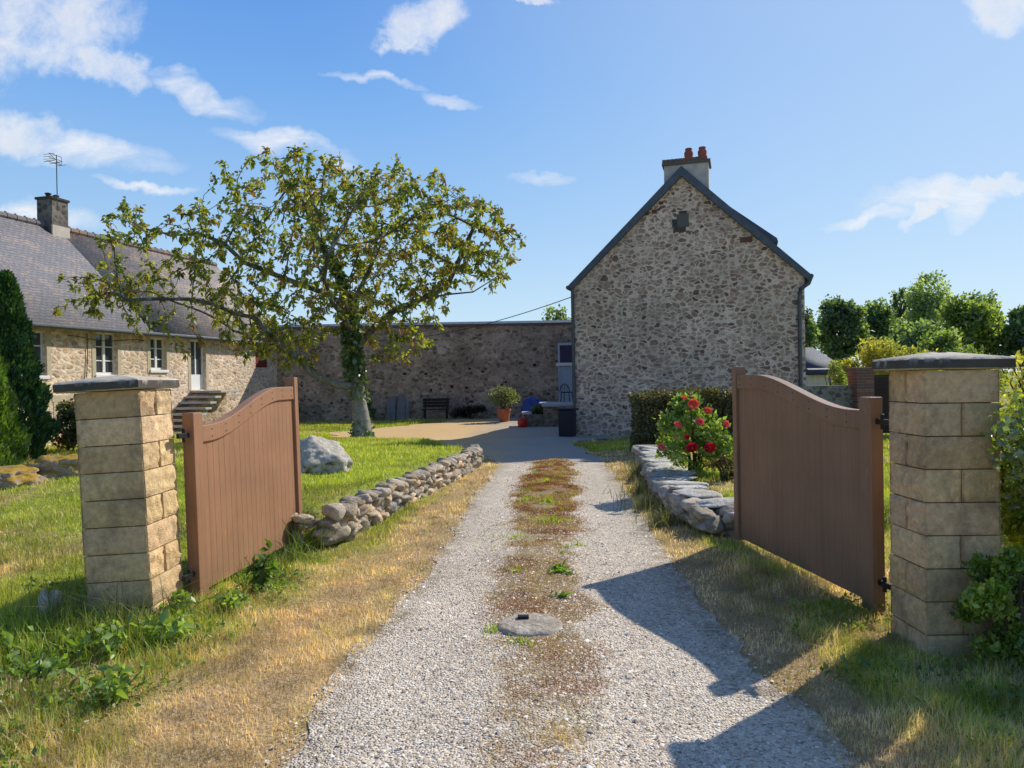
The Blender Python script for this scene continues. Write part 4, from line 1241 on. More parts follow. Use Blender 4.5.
def walnut():
    Y0 = 20.0
    base = W(362, 433, Y0); base.z = th(base.x, Y0) - .1
    root = empty('walnut_tree', base, 0, 'big spreading broadleaf tree with ivy on its trunk on the left lawn', 'tree')
    def loc(px, py, dy=0.0): return W(px, py, Y0 + dy) - base
    chains = {
        'trunk': [(362, 436, 0), (361, 420, 0), (359, 402, 0), (357, 384, 0), (355, 368, 0), (353, 350, 0), (352, 332, .1), (352, 314, .2)],
        'left': [(357, 384, 0), (345, 387, -.2), (330, 380, -.5), (314, 372, -.8), (298, 360, -1.0), (284, 346, -1.2), (270, 334, -1.4), (254, 322, -1.6), (236, 313, -1.7), (215, 303, -1.9), (190, 296, -2.1), (160, 298, -2.2), (130, 302, -2.2)],
        'mid': [(352, 314, .2), (342, 302, .1), (328, 294, .0), (308, 285, -.2), (288, 277, -.4), (268, 270, -.6), (246, 262, -.8), (224, 248, -1.0), (206, 236, -1.2)],
        'up': [(352, 314, .2), (346, 290, .4), (338, 266, .6), (326, 244, .9), (314, 222, 1.1), (304, 200, 1.2), (292, 188, 1.2), (280, 176, 1.2)],
        'up2': [(352, 314, .2), (360, 292, .5), (370, 270, .8), (376, 246, 1.2), (380, 222, 1.4), (378, 200, 1.4)],
        'right': [(355, 350, 0), (368, 336, .2), (383, 325, .4), (398, 312, .5), (412, 302, .6), (430, 294, .6), (446, 284, .6), (458, 266, .5), (468, 246, .4), (478, 226, .3), (488, 206, .2)],
        'right2': [(412, 302, .6), (430, 300, 1.2), (452, 296, 1.6), (474, 290, 2.0), (496, 280, 2.2)],
        'back': [(352, 332, .1), (362, 318, 1.0), (374, 300, 2.0), (384, 280, 3.0), (400, 260, 3.8)],
        'front': [(352, 332, .1), (344, 316, -.9), (334, 300, -1.9), (326, 280, -2.8), (330, 256, -3.3)],
        'low': [(314, 372, -.8), (296, 356, .2), (276, 346, 1.0), (256, 336, 1.6), (236, 330, 2.0)],
    }
    nodes, par, key = [], [], {}
    for nm, ch in chains.items():
        prev = -1
        for p in ch:
            if p in key: prev = key[p]; continue
            v = loc(*p) + (Vector((random.gauss(0, .05), random.gauss(0, .05), random.gauss(0, .05))) if nm != 'trunk' else Vector())
            if nm == 'right' and p == (355, 350, 0): prev = key[(353, 350, 0)]; continue
            nodes.append(v); par.append(prev); prev = len(nodes) - 1; key[p] = prev
    nodes[0].z = -.15
    # crown volume
    ells = [(300, 226, 108, 60, 3.6, 300), (405, 240, 95, 66, 3.6, 300), (205, 258, 88, 46, 3.0, 220), (112, 290, 56, 24, 1.8, 80), (230, 318, 95, 48, 2.6, 210), (470, 240, 58, 46, 2.4, 130),
            (385, 318, 66, 42, 2.4, 90), (305, 184, 92, 28, 2.6, 120), (150, 225, 40, 24, 1.6, 50), (400, 190, 62, 24, 2.2, 60), (500, 258, 24, 34, 1.4, 30), (84, 308, 30, 12, 1.0, 26), (330, 290, 90, 60, 4.0, 120), (150, 215, 28, 14, 1, 20), (405, 345, 36, 22, 1.6, 40), (298, 345, 40, 30, 1.6, 40)]
    A = []
    for (px, py, rx, ry, dy, n) in ells:
        n = int(n * 2.7); c = loc(px, py, -.3)
        s = Y0 / F
        for q in ball(n, tuple(c), (rx * s, dy, ry * s), .42):
            if fbm(np.array([q[0] * .8]), np.array([q[2] * .8 + q[1] * .5]), 4, 2)[0] > .37: A.append(q)
    nodes, par = colonize(nodes, par, A, .2, 3.0, .3, 70)
    N = len(nodes); cnt = np.zeros(N); r2 = np.zeros(N); kids = [0] * N
    for i in range(N):
        if par[i] >= 0: kids[par[i]] += 1
    ex = 1.95; r = np.full(N, .0085)
    acc = np.zeros(N)
    order = sorted(range(N), key=lambda i: -i)
    # parents always precede children
    for i in order:
        r[i] = max(.0085, acc[i] ** (1 / ex)) if kids[i] else .0085
        if par[i] >= 0: acc[par[i]] += r[i] ** ex
    sc = .195 / r[2]
    r = np.maximum(r * sc, .0075)
    r = np.minimum(r, .26); r[0] = .3; r[1] = .235
    V, Fc = branch_mesh(nodes, par, r, 9)
    # light lichen bark low down, dark twigs above
    zz = np.clip((V[:, 2] - .4) / 4.5, 0, 1)[:, None]
    col = lerp(np.array([[.3, .28, .24]]), np.array([[.1, .085, .065]]), np.clip(zz * 1.6, 0, 1))
    np_mesh('trunk', V, Fc, M['bark'], col, True, root)
    # leaves at the shoots
    P = np.array([tuple(n) for n in nodes]); pa = np.array(par)
    tips = [i for i in range(N) if r[i] < .02 and i > 60]
    LP, AX, IDX = [], [], []
    for q, i in enumerate(tips):
        d = P[i] - P[pa[i]]; d /= np.linalg.norm(d) + 1e-9
        end = kids[i] == 0
        if not end and random.random() > .8: continue
        k = random.randint(13, 20) if end else random.randint(3, 7)
        for _ in range(k):
            LP.append(P[i] - d * random.uniform(0, .22) + rng.normal(size=3) * .04)
            v = rng.normal(size=3) * .75 + d * .55 + np.array([0, 0, -.1]); AX.append(v / np.linalg.norm(v)); IDX.append(q)
    LP = np.array(LP); AX = np.array(AX); IDX = np.array(IDX)
    print('walnut nodes', N, 'leaves', len(LP))
    o = leaves_obj('crown', LP, .15, .08, [(.1, .145, .02), (.165, .21, .028), (.26, .3, .042), (.36, .36, .065), (.26, .155, .05)], M['leaf'], root, idx=IDX, axis=AX, drop=.25)
    # ivy up the trunk
    IV = []
    for i in range(1, 14):
        if i >= len(nodes) or par[i] < 0: continue
    segs = [(0, 1, 120), (2, 3, 60), (3, 4, 220), (4, 5, 520), (5, 6, 560), (6, 7, 520)]
    for a, b, n in segs:
        pa_, pb = np.array(nodes[a]), np.array(nodes[b]); t = rng.uniform(0, 1, n)[:, None]; an = rng.uniform(0, 6.28, n)
        rr = (r[b] + rng.uniform(.0, .1, n))[:, None]
        IV.append(lerp(pa_, pb, t) + np.stack([np.cos(an), np.sin(an), 0 * an], 1) * rr)
    up = [key[p] for p in chains['up'][1:4]]
    for i in up:
        n = 260; an = rng.uniform(0, 6.28, n); t = rng.uniform(0, 1, n)[:, None]
        IV.append(lerp(np.array(nodes[par[i]]), np.array(nodes[i]), t) + np.stack([np.cos(an), np.sin(an), 0 * an], 1) * (r[i] + rng.uniform(0, .08, n))[:, None])
    leaves_obj('ivy', np.concatenate(IV), .13, .11, [(.05, .11, .02), (.09, .17, .03), (.13, .22, .04)], M['leaf_glossy'], root, drop=.3)
    return root


walnut()


# ------------------------------------------------------------------ bushes, hedges, conifers, far trees
def bush(name, label, cat, loc, r, n, ln, wd, pal, k=14, cr=.4, stems=6, mat='leaf', group=None, up=.3):
    root = empty(name, loc, 0, label, cat, group)
    P, idx = clumpy(n, (0, 0, r[2] * .95), r, k, cr)
    P[:, 2] = np.maximum(P[:, 2], .02)
    leaves_obj('foliage', P, ln, wd, pal, M[mat], root, idx, up=up)
    m = MB()
    for q in range(stems):
        a = random.uniform(0, 6.28); b = random.uniform(.2, .7)
        m.tube([(.05 * math.cos(a), .05 * math.sin(a), -.05), (r[0] * .35 * b * math.cos(a), r[1] * .35 * b * math.sin(a), r[2] * .7), (r[0] * b * math.cos(a + .2), r[1] * b * math.sin(a + .2), r[2] * 1.5)], [.025, .016, .006], 6)
    m.build('stem', M['bark_dark'], root)
    return root


def far_tree(label, px, py_top, py_base_hidden, Y, wpx, pal, n=7000, leaf=.3, k=46, trunk=True, cat='tree', name='tree', group=None, shape=1.0, hfrac=.86, mat='leaf_far'):
    s = Y / F
    top = W(px, py_top, Y).z; x = W(px, py_top, Y).x
    root = empty(name, (x, Y, -.05), 0, label, cat, group)
    rx = wpx * s / 2; h = top; rz = h * hfrac / 2; cz = h - rz
    P, idx = clumpy(n, (0, 0, cz), (rx, rx * .85, rz * shape), k, .36)
    P[:, 2] = np.minimum(P[:, 2], h)
    leaves_obj('crown', P, leaf, leaf * .7, pal, M[mat], root, idx)
    m = MB(); m.tube([(0, 0, 0), (.1, 0, cz * .6), (-.1, .1, cz), (.1, 0, cz + rz * .35)], [h * .03, h * .024, h * .017, h * .006], 8)
    for q in range(7):
        a = random.uniform(0, 6.28); z = cz * random.uniform(.7, 1.15)
        m.tube([(0, 0, z), (rx * .25 * math.cos(a), rx * .25 * math.sin(a), z + rz * .2), (rx * .42 * math.cos(a), rx * .42 * math.sin(a), z + rz * .32)], [h * .012, h * .008, h * .003], 6)
    m.build('trunk', M['bark_dark'], root)
    return root


DK = [(.09, .145, .07), (.14, .21, .09), (.2, .28, .12)]
MD = [(.12, .18, .05), (.19, .27, .075), (.27, .35, .1)]
LT = [(.12, .18, .045), (.19, .26, .065), (.27, .32, .1)]
YL = [(.26, .29, .05), (.38, .39, .08), (.5, .47, .11)]
far_tree('dark round tree nearest the right corner of the stone house roof', 843, 285, 0, 62, 56, DK, leaf=.34)
far_tree('low dark tree between the round dark tree and the tall pale tree', 880, 294, 0, 75, 52, DK, leaf=.36)
far_tree('thin wispy dark treetop just left of the tall pale tree', 902, 283, 0, 80, 22, DK, n=1600, leaf=.34, hfrac=.6)
far_tree('tall pale green tree, the highest of the distant row', 928, 260, 0, 68, 54, [(.19, .27, .12), (.28, .37, .17), (.37, .46, .23)], leaf=.32, n=6500, k=44)
far_tree('broad mid green tree right of the tall pale tree', 972, 285, 0, 60, 74, MD, leaf=.34, n=6500)
far_tree('thin crowned tree rising behind the broad mid green tree', 982, 279, 0, 82, 42, MD, n=2600, leaf=.36)
far_tree('dark tree at the right edge of the photo', 1024, 303, 0, 58, 60, DK, leaf=.34)
far_tree('dark low tree filling the gap behind the yard bushes', 910, 313, 0, 50, 80, DK, leaf=.3, n=5000)
far_tree('small bushy tree below the broad mid green tree', 948, 327, 0, 42, 66, MD, leaf=.24, n=4200)
far_tree('treetop showing above the middle of the back wall', 556, 297, 0, 62, 42, LT, leaf=.3, n=3000)
far_tree('large dark tree hidden behind the stone house, its edge past the roof', 806, 297, 0, 58, 26, DK, leaf=.3, n=1800)
bush('shrub', 'yellow green shrub behind the brick gatepost', 'shrub', (W(866, 360, 25).x, 25, 0), (1.15, .9, 1.45), 4800, .13, .06, YL, 16)
bush('shrub', 'broad yellow green shrub left of the right pillar cap', 'shrub', (W(906, 350, 24).x, 24, 0), (1.35, 1, 1.5), 5200, .13, .06, YL, 18)
bush('shrub', 'bright green shrub beside the slate outbuilding', 'shrub', (W(834, 370, 22).x, 22, 0), (.55, .5, 1.15), 2200, .1, .06, LT, 10)
bush('shrub', 'green shrub behind the right pillar cap', 'shrub', (W(960, 350, 27).x, 27, 0), (2.2, 1, 1.3), 4200, .15, .07, MD, 18)
# right edge shrubs near the pillar
bush('shrub', 'tall yellow green shrub at the right edge behind the pillar', 'shrub', (5.75, 7.6, 0), (1.3, .9, 1.1), 12000, .06, .035, YL, 30, .34)
bush('shrub', 'tall dark green glossy shrub right of the right pillar', 'shrub', (3.42, 4.75, 0), (.7, .6, .88), 15000, .05, .032, [(.13, .22, .025), (.22, .32, .04), (.4, .46, .08)], 44, .27, mat='leaf')
bush('shrub', 'low leafy shrub spilling in front of the right pillar foot', 'shrub', (2.72, 3.98, 0), (.36, .22, .36), 5200, .036, .022, [(.12, .22, .025), (.2, .32, .04), (.36, .44, .07)], 22, .3, mat='leaf')
bush('shrub', 'shrub at the right side of the drive, outside the gate', 'shrub', (3.4, 4.02, 0), (.8, .6, 1.12), 18000, .05, .032, [(.05, .1, .015), (.1, .17, .025), (.18, .24, .04)], 30, .34, mat='leaf_glossy')


def hedge():
    root = empty('hedge', (2.5, 15.3, 0), R(-4), 'clipped dark box hedge behind the rose bush', 'hedge')
    lx, ly, h = 2.95, .9, 1.27
    m = MB(); m.box(.1, lx - .1, .1, ly - .1, 0, h - .1, (.02, .025, .01)); m.build('dark_core', M['bark_dark'], root)  # solid dark box behind the leaves, in place of the shade inside
    n = 30000; f = rng.uniform(0, 1, n)
    P = np.stack([rng.uniform(0, lx, n), rng.uniform(0, ly, n), rng.uniform(0, h, n)], 1)
    a = f < .5; P[a, 1] = rng.uniform(-.02, .1, a.sum()); b = (f >= .5) & (f < .82); P[b, 2] = h - rng.uniform(-.03, .1, b.sum()); c = (f >= .82) & (f < .93); P[c, 0] = rng.uniform(-.02, .1, c.sum())
    P += (np.stack([fbm(P[:, 0] * 3, P[:, 2] * 3, 1), fbm(P[:, 1] * 3 + P[:, 0] * 2, P[:, 2] * 3, 2), fbm(P[:, 0] * 3, P[:, 1] * 3, 3)], 1) - .5) * .25
    leaves_obj('foliage', P, .05, .035, [(.075, .08, .028), (.14, .135, .05), (.24, .19, .085)], M['leaf_dense'], root)


hedge()


def rose_bush():
    base = Vector((2.5, 10.3, th(2.5, 10.3)))
    root = empty('rose_bush', base, 0, 'rose bush with red and coral blooms on the low wall right of the drive', 'rose bush')
    P, idx = clumpy(2900, (0, 0, .5), (.6, .5, .5), 32, .3)
    P2, i2 = clumpy(520, (-.1, 0, .95), (.3, .3, .24), 6, .4)
    P[:, 2] = np.where(rng.uniform(0, 1, len(P)) < .3, P[:, 2] * .55, P[:, 2])
    leaves_obj('foliage', np.concatenate([P, P2]), .075, .048, [(.13, .22, .045), (.23, .34, .07), (.36, .46, .14)], M['leaf'], root, np.concatenate([idx, i2 + 26]))
    m = MB()
    for k in range(14):
        a = random.uniform(0, 6.28); q = random.uniform(.15, .5); z = random.uniform(.7, 1.1)
        m.tube([(.06 * math.cos(a), .06 * math.sin(a), -.05), (q * .5 * math.cos(a), q * .5 * math.sin(a), z * .5), (q * math.cos(a), q * math.sin(a), z)], [.012, .009, .005], 6)
    m.build('stem', M['bark_dark'], root)
    red = (.5, .008, .03); cor = (.72, .17, .13); pk = (.68, .16, .18)
    for (px, py, dy, c, rr) in [(693, 404, -.45, cor, .085), (707, 411, -.42, cor, .07), (725, 424, -.3, pk, .065), (699, 422, -.5, pk, .07), (677, 425, -.45, cor, .065), (691, 448, -.55, red, .085), (709, 448, -.5, red, .085), (660, 447, -.5, pk, .06), (684, 398, -.2, cor, .045), (686, 437, -.5, red, .04)]:
        rr *= .78; c0 = W(px, py, base.y + dy) - base
        V, Fs, C = [], [], []; b = 0; QT = Matrix.Rotation(R(random.uniform(35, 75)), 3, 'X') @ Matrix.Rotation(R(random.uniform(-30, 30)), 3, 'Y')
        for ring_, (n, tilt, sz) in enumerate([(3, 1.35, .55), (5, 1.0, .75), (6, .6, .95), (7, .2, 1.05)]):
            for q in range(n):
                a = 2 * math.pi * (q + .37 * ring_) / n; w = sz * rr * .75
                o = Vector((math.cos(a), math.sin(a), 0)); s = Vector((-math.sin(a), math.cos(a), 0)); u = (o * math.cos(tilt) + Vector((0, 0, 1)) * math.sin(tilt))
                p = o * rr * .12 * (1 + ring_ * .4)
                tip = p + u * rr * sz; mid = p + u * rr * sz * .55 + o * rr * .12
                vs = [p, mid + s * w * .6, tip + s * w * .35 - o * .1 * rr, tip - s * w * .35 - o * .1 * rr, mid - s * w * .6, mid]
                V += [tuple(c0 + QT @ v) for v in vs]; Fs += [(b, b + 1, b + 5), (b + 1, b + 2, b + 5), (b + 2, b + 3, b + 5), (b + 3, b + 4, b + 5), (b + 4, b, b + 5)]
                cc = np.array(c) * random.uniform(.7, 1.2); C += [tuple(cc)] * 6; b += 6
        np_mesh('rose', V, Fs, M['petal'], C, True, root)
    return root


rose_bush()
bush('shrub', 'low reddish dry shrub at the foot of the rose bush', 'shrub', (2.72, 9.5, th(2.72, 9.5)), (.32, .3, .2), 900, .05, .03, [(.1, .04, .03), (.16, .1, .04), (.12, .14, .03)], 10)
bush('rose_bush', 'shaded rose bush against the farmhouse wall left of the pillar', 'rose bush', (-11.05, 18.6, 0), (.7, .6, .62), 3000, .1, .06, [(.03, .05, .015), (.05, .09, .02), (.08, .12, .03), (.16, .05, .03)], 16)
bush('shrub', 'dark leafy shrub by the foot of the back wall behind the tree', 'shrub', (-6.1, 31.2, 0), (.6, .4, .55), 1500, .13, .08, DK, 10)
bush('shrub', 'wide low reddish shrub along the back wall right of the bench', 'shrub', (-1.75, 31.2, 0), (1.05, .4, .36), 2200, .11, .06, [(.05, .03, .02), (.09, .05, .035), (.06, .07, .03)], 14)
bush('shrub', 'dark shrub in the far left corner of the courtyard', 'shrub', (-9.3, 30.4, 0), (.8, .6, .5), 1500, .14, .08, DK, 10)


def conifer(label, loc, h, r, n, pal, ln, seed, power=.75):
    root = empty('conifer', loc, 0, label, 'conifer')
    t = rng.uniform(0, 1, n) ** .8; a = rng.uniform(0, 6.28, n)
    prof = r * np.minimum(1, (1 - t) ** power * 1.05) * np.minimum(1, .6 + t * 3)
    lump = .78 + .4 * fbm(a * 2.2 + 3 * seed, t * h * 1.4, seed, 3) + .12 * np.sin(t * h * 9 + a * 3)
    q = prof * lump * rng.uniform(.72, 1.0, n) ** .6
    P = np.stack([q * np.cos(a), q * np.sin(a), t * h], 1)
    ax = np.stack([np.cos(a) * .45, np.sin(a) * .45, np.full(n, .9)], 1)
    idx = (np.floor(a * 4) + 27 * np.floor(t * 14)).astype(int)
    leaves_obj('foliage', P, ln, ln * .34, pal, M['leaf_dense'], root, idx, axis=ax)
    m = MB(); m.tube([(0, 0, -.1), (0, 0, h * .5), (0, 0, h * .97)], [r * .12, r * .08, .01], 8); m.build('trunk', M['bark_dark'], root)


conifer('tall dark green conifer before the farmhouse', (-10.75, 15.9, 0), 4.0, .82, 16000, [(.03, .08, .025), (.05, .125, .036), (.085, .18, .05)], .16, 2)
conifer('bright green clipped conifer at the left edge of the photo', (-9.2, 12.9, 0), 2.55, .66, 12000, [(.08, .16, .02), (.15, .25, .03), (.22, .34, .05)], .11, 5, .6)


# ------------------------------------------------------------------ right yard: wall, brick post, gate, outbuilding
def right_yard():
    m = MB(); m.box(0, 1.45, 0, .4, -.2, 1.32); o = m.build('garden_wall', M['yardwall']); o.location = (7.25, 18.9, 0); o.rotation_euler = (0, 0, R(3))
    tag(o, 'low rubble wall between the stone house and the brick gatepost', 'wall')
    root = empty('brick_gatepost', (8.68, 18.75, 0), R(3), 'weathered red brick gatepost at the end of the low wall', 'gatepost')
    m = MB(); bz = 0; k = 0
    while bz < 1.68:
        for q in range(2):
            if k % 2: m.box(q * .23, q * .23 + .222, 0, .45, bz, bz + .062, random.choice([(.22, .1, .07), (.28, .13, .09), (.17, .1, .08)]))
            else: m.box(0, .452, q * .23, q * .23 + .222, bz, bz + .062, random.choice([(.22, .1, .07), (.28, .13, .09), (.17, .1, .08)]))
        bz += .072; k += 1
    m.box(.012, .44, .012, .44, -.1, 1.68, (.3, .26, .22)); m.build('shaft', M['brick'], root)
    m = MB(); m.box(-.03, .49, -.03, .48, 1.69, 1.77, (.18, .12, .1)); m.build('cap', M['brick'], root, bevel=.02)
    root = empty('yard_gate', (9.2, 18.95, 0), R(3), 'dark brown solid gate between the brick post and the right pillar', 'gate')
    m = MB(); x = 0
    while x < 2.6: m.box(x, x + .14, 0, .04, .08, 1.52); x += .145
    m.build('board_panel', M['dark_brown'], root)
    m = MB(); m.box(0, 2.6, -.03, -.003, .25, .35); m.box(0, 2.6, -.03, -.003, 1.2, 1.3); m.box(-.01, 2.62, -.012, .052, 1.524, 1.57); m.build('rail', M['dark_brown'], root)
    root = empty('outbuilding', (16.7, 42, 0), R(8), 'distant low outbuilding with blue slate roof right of the stone house', 'building')
    m = MB(); m.prism([(0, -.1), (2.3, -.1), (2.3, 1.9), (0, 1.9)], 'y', 0, 5); m.prism([(0, 1.9), (5, 1.9), (2.5, 3.1)], 'x', .002, 1.7); m.build('wall', M['render_wall'], root)
    slope_slab('roof', (-.3, -.35, 1.7), (2.5, -.35, 1.7), (1.75, 2.5, 3.25), (-.3, 2.5, 3.25), .12, M['slate_blue'], root)
    slope_slab('roof', (2.5, 5.35, 1.7), (-.3, 5.35, 1.7), (-.3, 2.502, 3.25), (1.75, 2.502, 3.25), .12, M['slate_blue'], root)
    m = MB(); m.prism([(-2.6, -.1), (1.1, -.1), (1.1, 3.6), (-.4, 4.9), (-2.6, 4.9)], 'y', 8, 12); root2 = empty('outbuilding', (17.0, 48, 0), R(4), 'grey rubble gable end just right of the stone house downpipe', 'building'); m.build('wall', M['yardwall'], root2)
    m = MB(); m.prism([(1.3, 3.4), (-.4, 5.1), (-.4, 4.95), (1.2, 3.3)], 'y', 7.9, 12.1); m.build('roof', M['barge'], root2)


M['dark_brown'] = plain_mat('dark_brown_paint', (.035, .017, .013), .6, .25, 6)
right_yard()

# cable from the stone house to the far end of the wall
m = MB(); pA = Vector((1.72, 20.85, 3.9)); pB = Vector((-6.5, 32.1, 3.4))
m.tube([tuple(lerp(pA, pB, t) - Vector((0, 0, .35 * 4 * t * (1 - t)))) for t in np.linspace(0, 1, 24)], .012, 6)
tag(m.build('overhead_cable', M['cable']), 'thin overhead cable running left from the stone house eave', 'cable')


# ------------------------------------------------------------------ cover in the drive
def drive_cover():
    x, y = .09, 4.78; z = th(x, y)
    root = empty('drain_cover', (x, y, z + .004), 0, 'round old concrete cover with a dark lifting slot in the drive', 'drain cover')
    rk = MB(); prof = [(.215, -.03), (.21, .006), (.2, .016), (.185, .02), (.1, .022), (.02, .022)]
    rk.lathe(prof, 0, 0, 40, (.55, .48, .4)); o = rk.build('disc', M['concrete'], root, smooth=True)
    for v in o.data.vertices:
        k = mnoise.fractal(v.co * 9, 1, 2, 4); v.co.x *= 1 + .05 * k; v.co.y *= 1 + .05 * k; v.co.z += .008 * mnoise.noise(v.co * 18)
    m = MB(); m.box(-.08, -.005, .06, .11, .02, .04, (.02, .02, .02)); m.build('lifting_slot', M['black_iron'], root, bevel=.006)


drive_cover()


# ------------------------------------------------------------------ grass, moss, stones
def blocked(x, y):
    b = (x > dl(y) + .03) & (x < dr(y) - .03) & (y < 14.8)
    b |= (x > np.interp(y, CY, CL) - .05) & (x < np.interp(y, CY, CR)) & (y > 14.6)
    b |= (x > -2.88) & (x < -2.42) & (y > 4.92) & (y < 5.4)
    b |= (x > 2.3) & (x < 2.76) & (y > 4.16) & (y < 4.62)
    b |= (y > 31.7)
    ca, sa = math.cos(R(-17)), math.sin(R(-17))
    lx = (x - 1.75) * ca + (y - 20.9) * sa; ly = -(x - 1.75) * sa + (y - 20.9) * ca
    b |= (lx > 0) & (lx < 6.1) & (ly > -.02)
    d = np.array([-.242, -.97]); nx = np.array([.97, -.242])
    t = (x + 9.9) * nx[0] + (y - 32.5) * nx[1]
    b |= t < .05
    for wpts in (WL, WR):
        wx = np.interp(y, wpts[:, 1], wpts[:, 0]); b |= (np.abs(x - wx - (.13 if wpts is WL else -.07)) < (.12 if wpts is WL else .13)) & (y > 7.3) & (y < 14.3)
    b |= ((x + 2.72) / .5) ** 2 + ((y - 10.6) / .42) ** 2 < .7
    b |= ((x + 6.3) / .6) ** 2 + ((y - 10.6) / .55) ** 2 < .6
    b |= ((x + 6.85) / .6) ** 2 + ((y - 9.9) / .5) ** 2 < .6
    return b


def blades(x, y, h, w, col, lean=.45):
    n = len(x); z = terrain(x, y) - .004
    a = rng.uniform(0, 6.28, n); ux, uy = np.cos(a), np.sin(a)
    b = rng.uniform(0, 6.28, n); l = np.abs(rng.normal(size=n)) * lean * h
    V = np.empty((n, 5, 3), np.float32)
    hw = w * .5
    for k, (f, ww) in enumerate(((0, 1), (0, -1), (.55, .75), (.55, -.75), (1, 0))):
        V[:, k, 0] = x + ux * hw * ww + np.cos(b) * l * f * f; V[:, k, 1] = y + uy * hw * ww + np.sin(b) * l * f * f; V[:, k, 2] = z + h * f * (1 - .15 * f * np.minimum(1, l / h))
    i = np.arange(n)[:, None] * 5
    Fc = np.concatenate([i + np.array([[0, 1, 3]]), i + np.array([[0, 3, 2]]), i + np.array([[2, 3, 4]])])
    return V.reshape(-1, 3), Fc, np.repeat(col, 5, 0)


def scatter(n, y0, y1, spread=.74, pad=.9):
    y = np.exp(rng.uniform(math.log(y0), math.log(y1), n)); x = rng.uniform(-1, 1, n) * (spread * y + pad)
    return x, y


GREEN = np.array([(.23, .31, .025), (.38, .44, .045), (.55, .54, .1)])
STRAW = np.array([(.43, .285, .16), (.63, .465, .285), (.79, .65, .46)])


def mixcol(x, y, dry, n):
    t = rng.uniform(0, 1, n)[:, None]
    g = np.where(t < .5, lerp(GREEN[0], GREEN[1], t * 2), lerp(GREEN[1], GREEN[2], t * 2 - 1))
    t = rng.uniform(0, 1, n)[:, None]
    s = np.where(t < .5, lerp(STRAW[0], STRAW[1], t * 2), lerp(STRAW[1], STRAW[2], t * 2 - 1))
    k = np.clip(dry + rng.normal(size=n) * .22, 0, 1)[:, None]
    k = sstep(k, .2, .8)
    pat = fbm(x * 5, y * 5, 55, 4); pat2 = fbm(x * 1.3, y * 1.3, 57, 3)
    s = s * (.55 + .9 * sstep(pat, .25, .65))[:, None] * np.stack([np.ones(n), .9 + .2 * pat2, .8 + .4 * pat2], 1)
    g = g * (.75 + .5 * sstep(pat2, .3, .65))[:, None]
    return lerp(g, s, k)


def build_grass():
    x, y = scatter(600000, 2.25, 31)
    keep = ~blocked(x, y)
    # thin out on the driest, trodden verge
    dry = dryness(x, y)
    keep &= rng.uniform(0, 1, len(x)) > dry * .35
    x, y, dry = x[keep], y[keep], dry[keep]
    n = len(x)
    rough = sstep(fbm(x * 1.6, y * 1.6, 44, 3), .4, .7)
    # rough grass: round the left pillar, outside the gate at left, and along the shaded right verge
    lw = sstep(-x - 1.7, 0, .8) * (1 - sstep(y, 5.6, 7.0)); rw = sstep(x, 1.5, 1.9) * (1 - sstep(y, 6.5, 7.6)); rwall = np.exp(-((x - np.interp(y, WR[:, 1], WR[:, 0]) + .32) / .2) ** 2) * (y > 7) * (y < 14)
    long_ = np.clip(np.maximum.reduce([lw, rw * .7, rwall]), 0, 1)
    h = (.022 + .03 * rng.uniform(0, 1, n)) * (1 + .6 * rough) + long_ * (.02 + .1 * rough * rng.uniform(.2, 1, n))
    h *= np.where(dry > .6, .75, 1.0)
    far = np.clip(y / 9, 1, 2.4); h = h * (1 + (far - 1) * .5)
    w = np.maximum(.0032, .00085 * y) * rng.uniform(.7, 1.4, n)
    V, Fc, C = blades(x, y, h, w, mixcol(x, y, dry, n), .6)
    o = np_mesh('grass', V, Fc, M['grass'], C); tag(o, 'short grass, green on the lawns and straw coloured along the drive', 'grass', kind='stuff')
    # seeding stalks
    x, y = scatter(16000, 2.3, 14)
    lw = sstep(-x - 1.9, 0, .6) * (y < 7.3); rw = sstep(x, 1.45, 1.7) * (y < 7.3) * (1 - sstep(x, 2.4, 3)); r2 = np.exp(-((x - np.interp(y, WR[:, 1], WR[:, 0]) + .3) / .22) ** 2) * (y > 7)
    keep = ~blocked(x, y) & (rng.uniform(0, 1, len(x)) < np.maximum.reduce([lw * .35 * (fbm(x, y, 71, 2) > .45), rw * .5 * (fbm(x * 1.5, y * 1.5, 72, 2) > .42), r2 * .7]))
    x, y = x[keep], y[keep]; n = len(x)
    c = np.where(rng.uniform(0, 1, n)[:, None] < .5, np.array([(.32, .25, .12)]), np.array([(.17, .2, .05)])) * rng.uniform(.7, 1.2, (n, 1))
    V, Fc, C = blades(x, y, rng.uniform(.09, .24, n), np.maximum(.0028, .0007 * y), c, .5)
    o = np_mesh('grass_stalks', V, Fc, M['grass'], C); tag(o, 'thin seeding grass stalks on the rough verges', 'grass', kind='stuff')


build_grass()


def build_rough():
    n = 30000
    x = -rng.uniform(1.5, 4.1, n); y = rng.uniform(3.0, 6.4, n)
    cl = fbm(x * 2.0, y * 2.0, 95, 3); e = dl(y) - x
    near = np.exp(-(((x + 3.0) / .75) ** 2 + ((y - 4.65) / .5) ** 2))
    keep = (rng.uniform(0, 1, n) < np.clip(sstep(cl, .42, .6) * sstep(e, .9, 1.4) * .8 + near * .7, 0, 1)) & ~blocked(x, y)
    x, y, near = x[keep], y[keep], near[keep]; n = len(x)
    c = np.array([(.2, .32, .03), (.34, .45, .05), (.5, .52, .1), (.62, .5, .22)])[rng.choice(4, n, p=[.35, .35, .2, .1])] * rng.uniform(.7, 1.2, (n, 1))
    V, Fc, C = blades(x, y, rng.uniform(.05, .14, n) * (1 + 1.3 * near), .0042 * rng.uniform(.7, 1.4, n), c, .7)
    o = np_mesh('tall_grass', V, Fc, M['grass'], C); tag(o, 'taller bright rough grass around the left gate pillar', 'grass', kind='stuff')


build_rough()


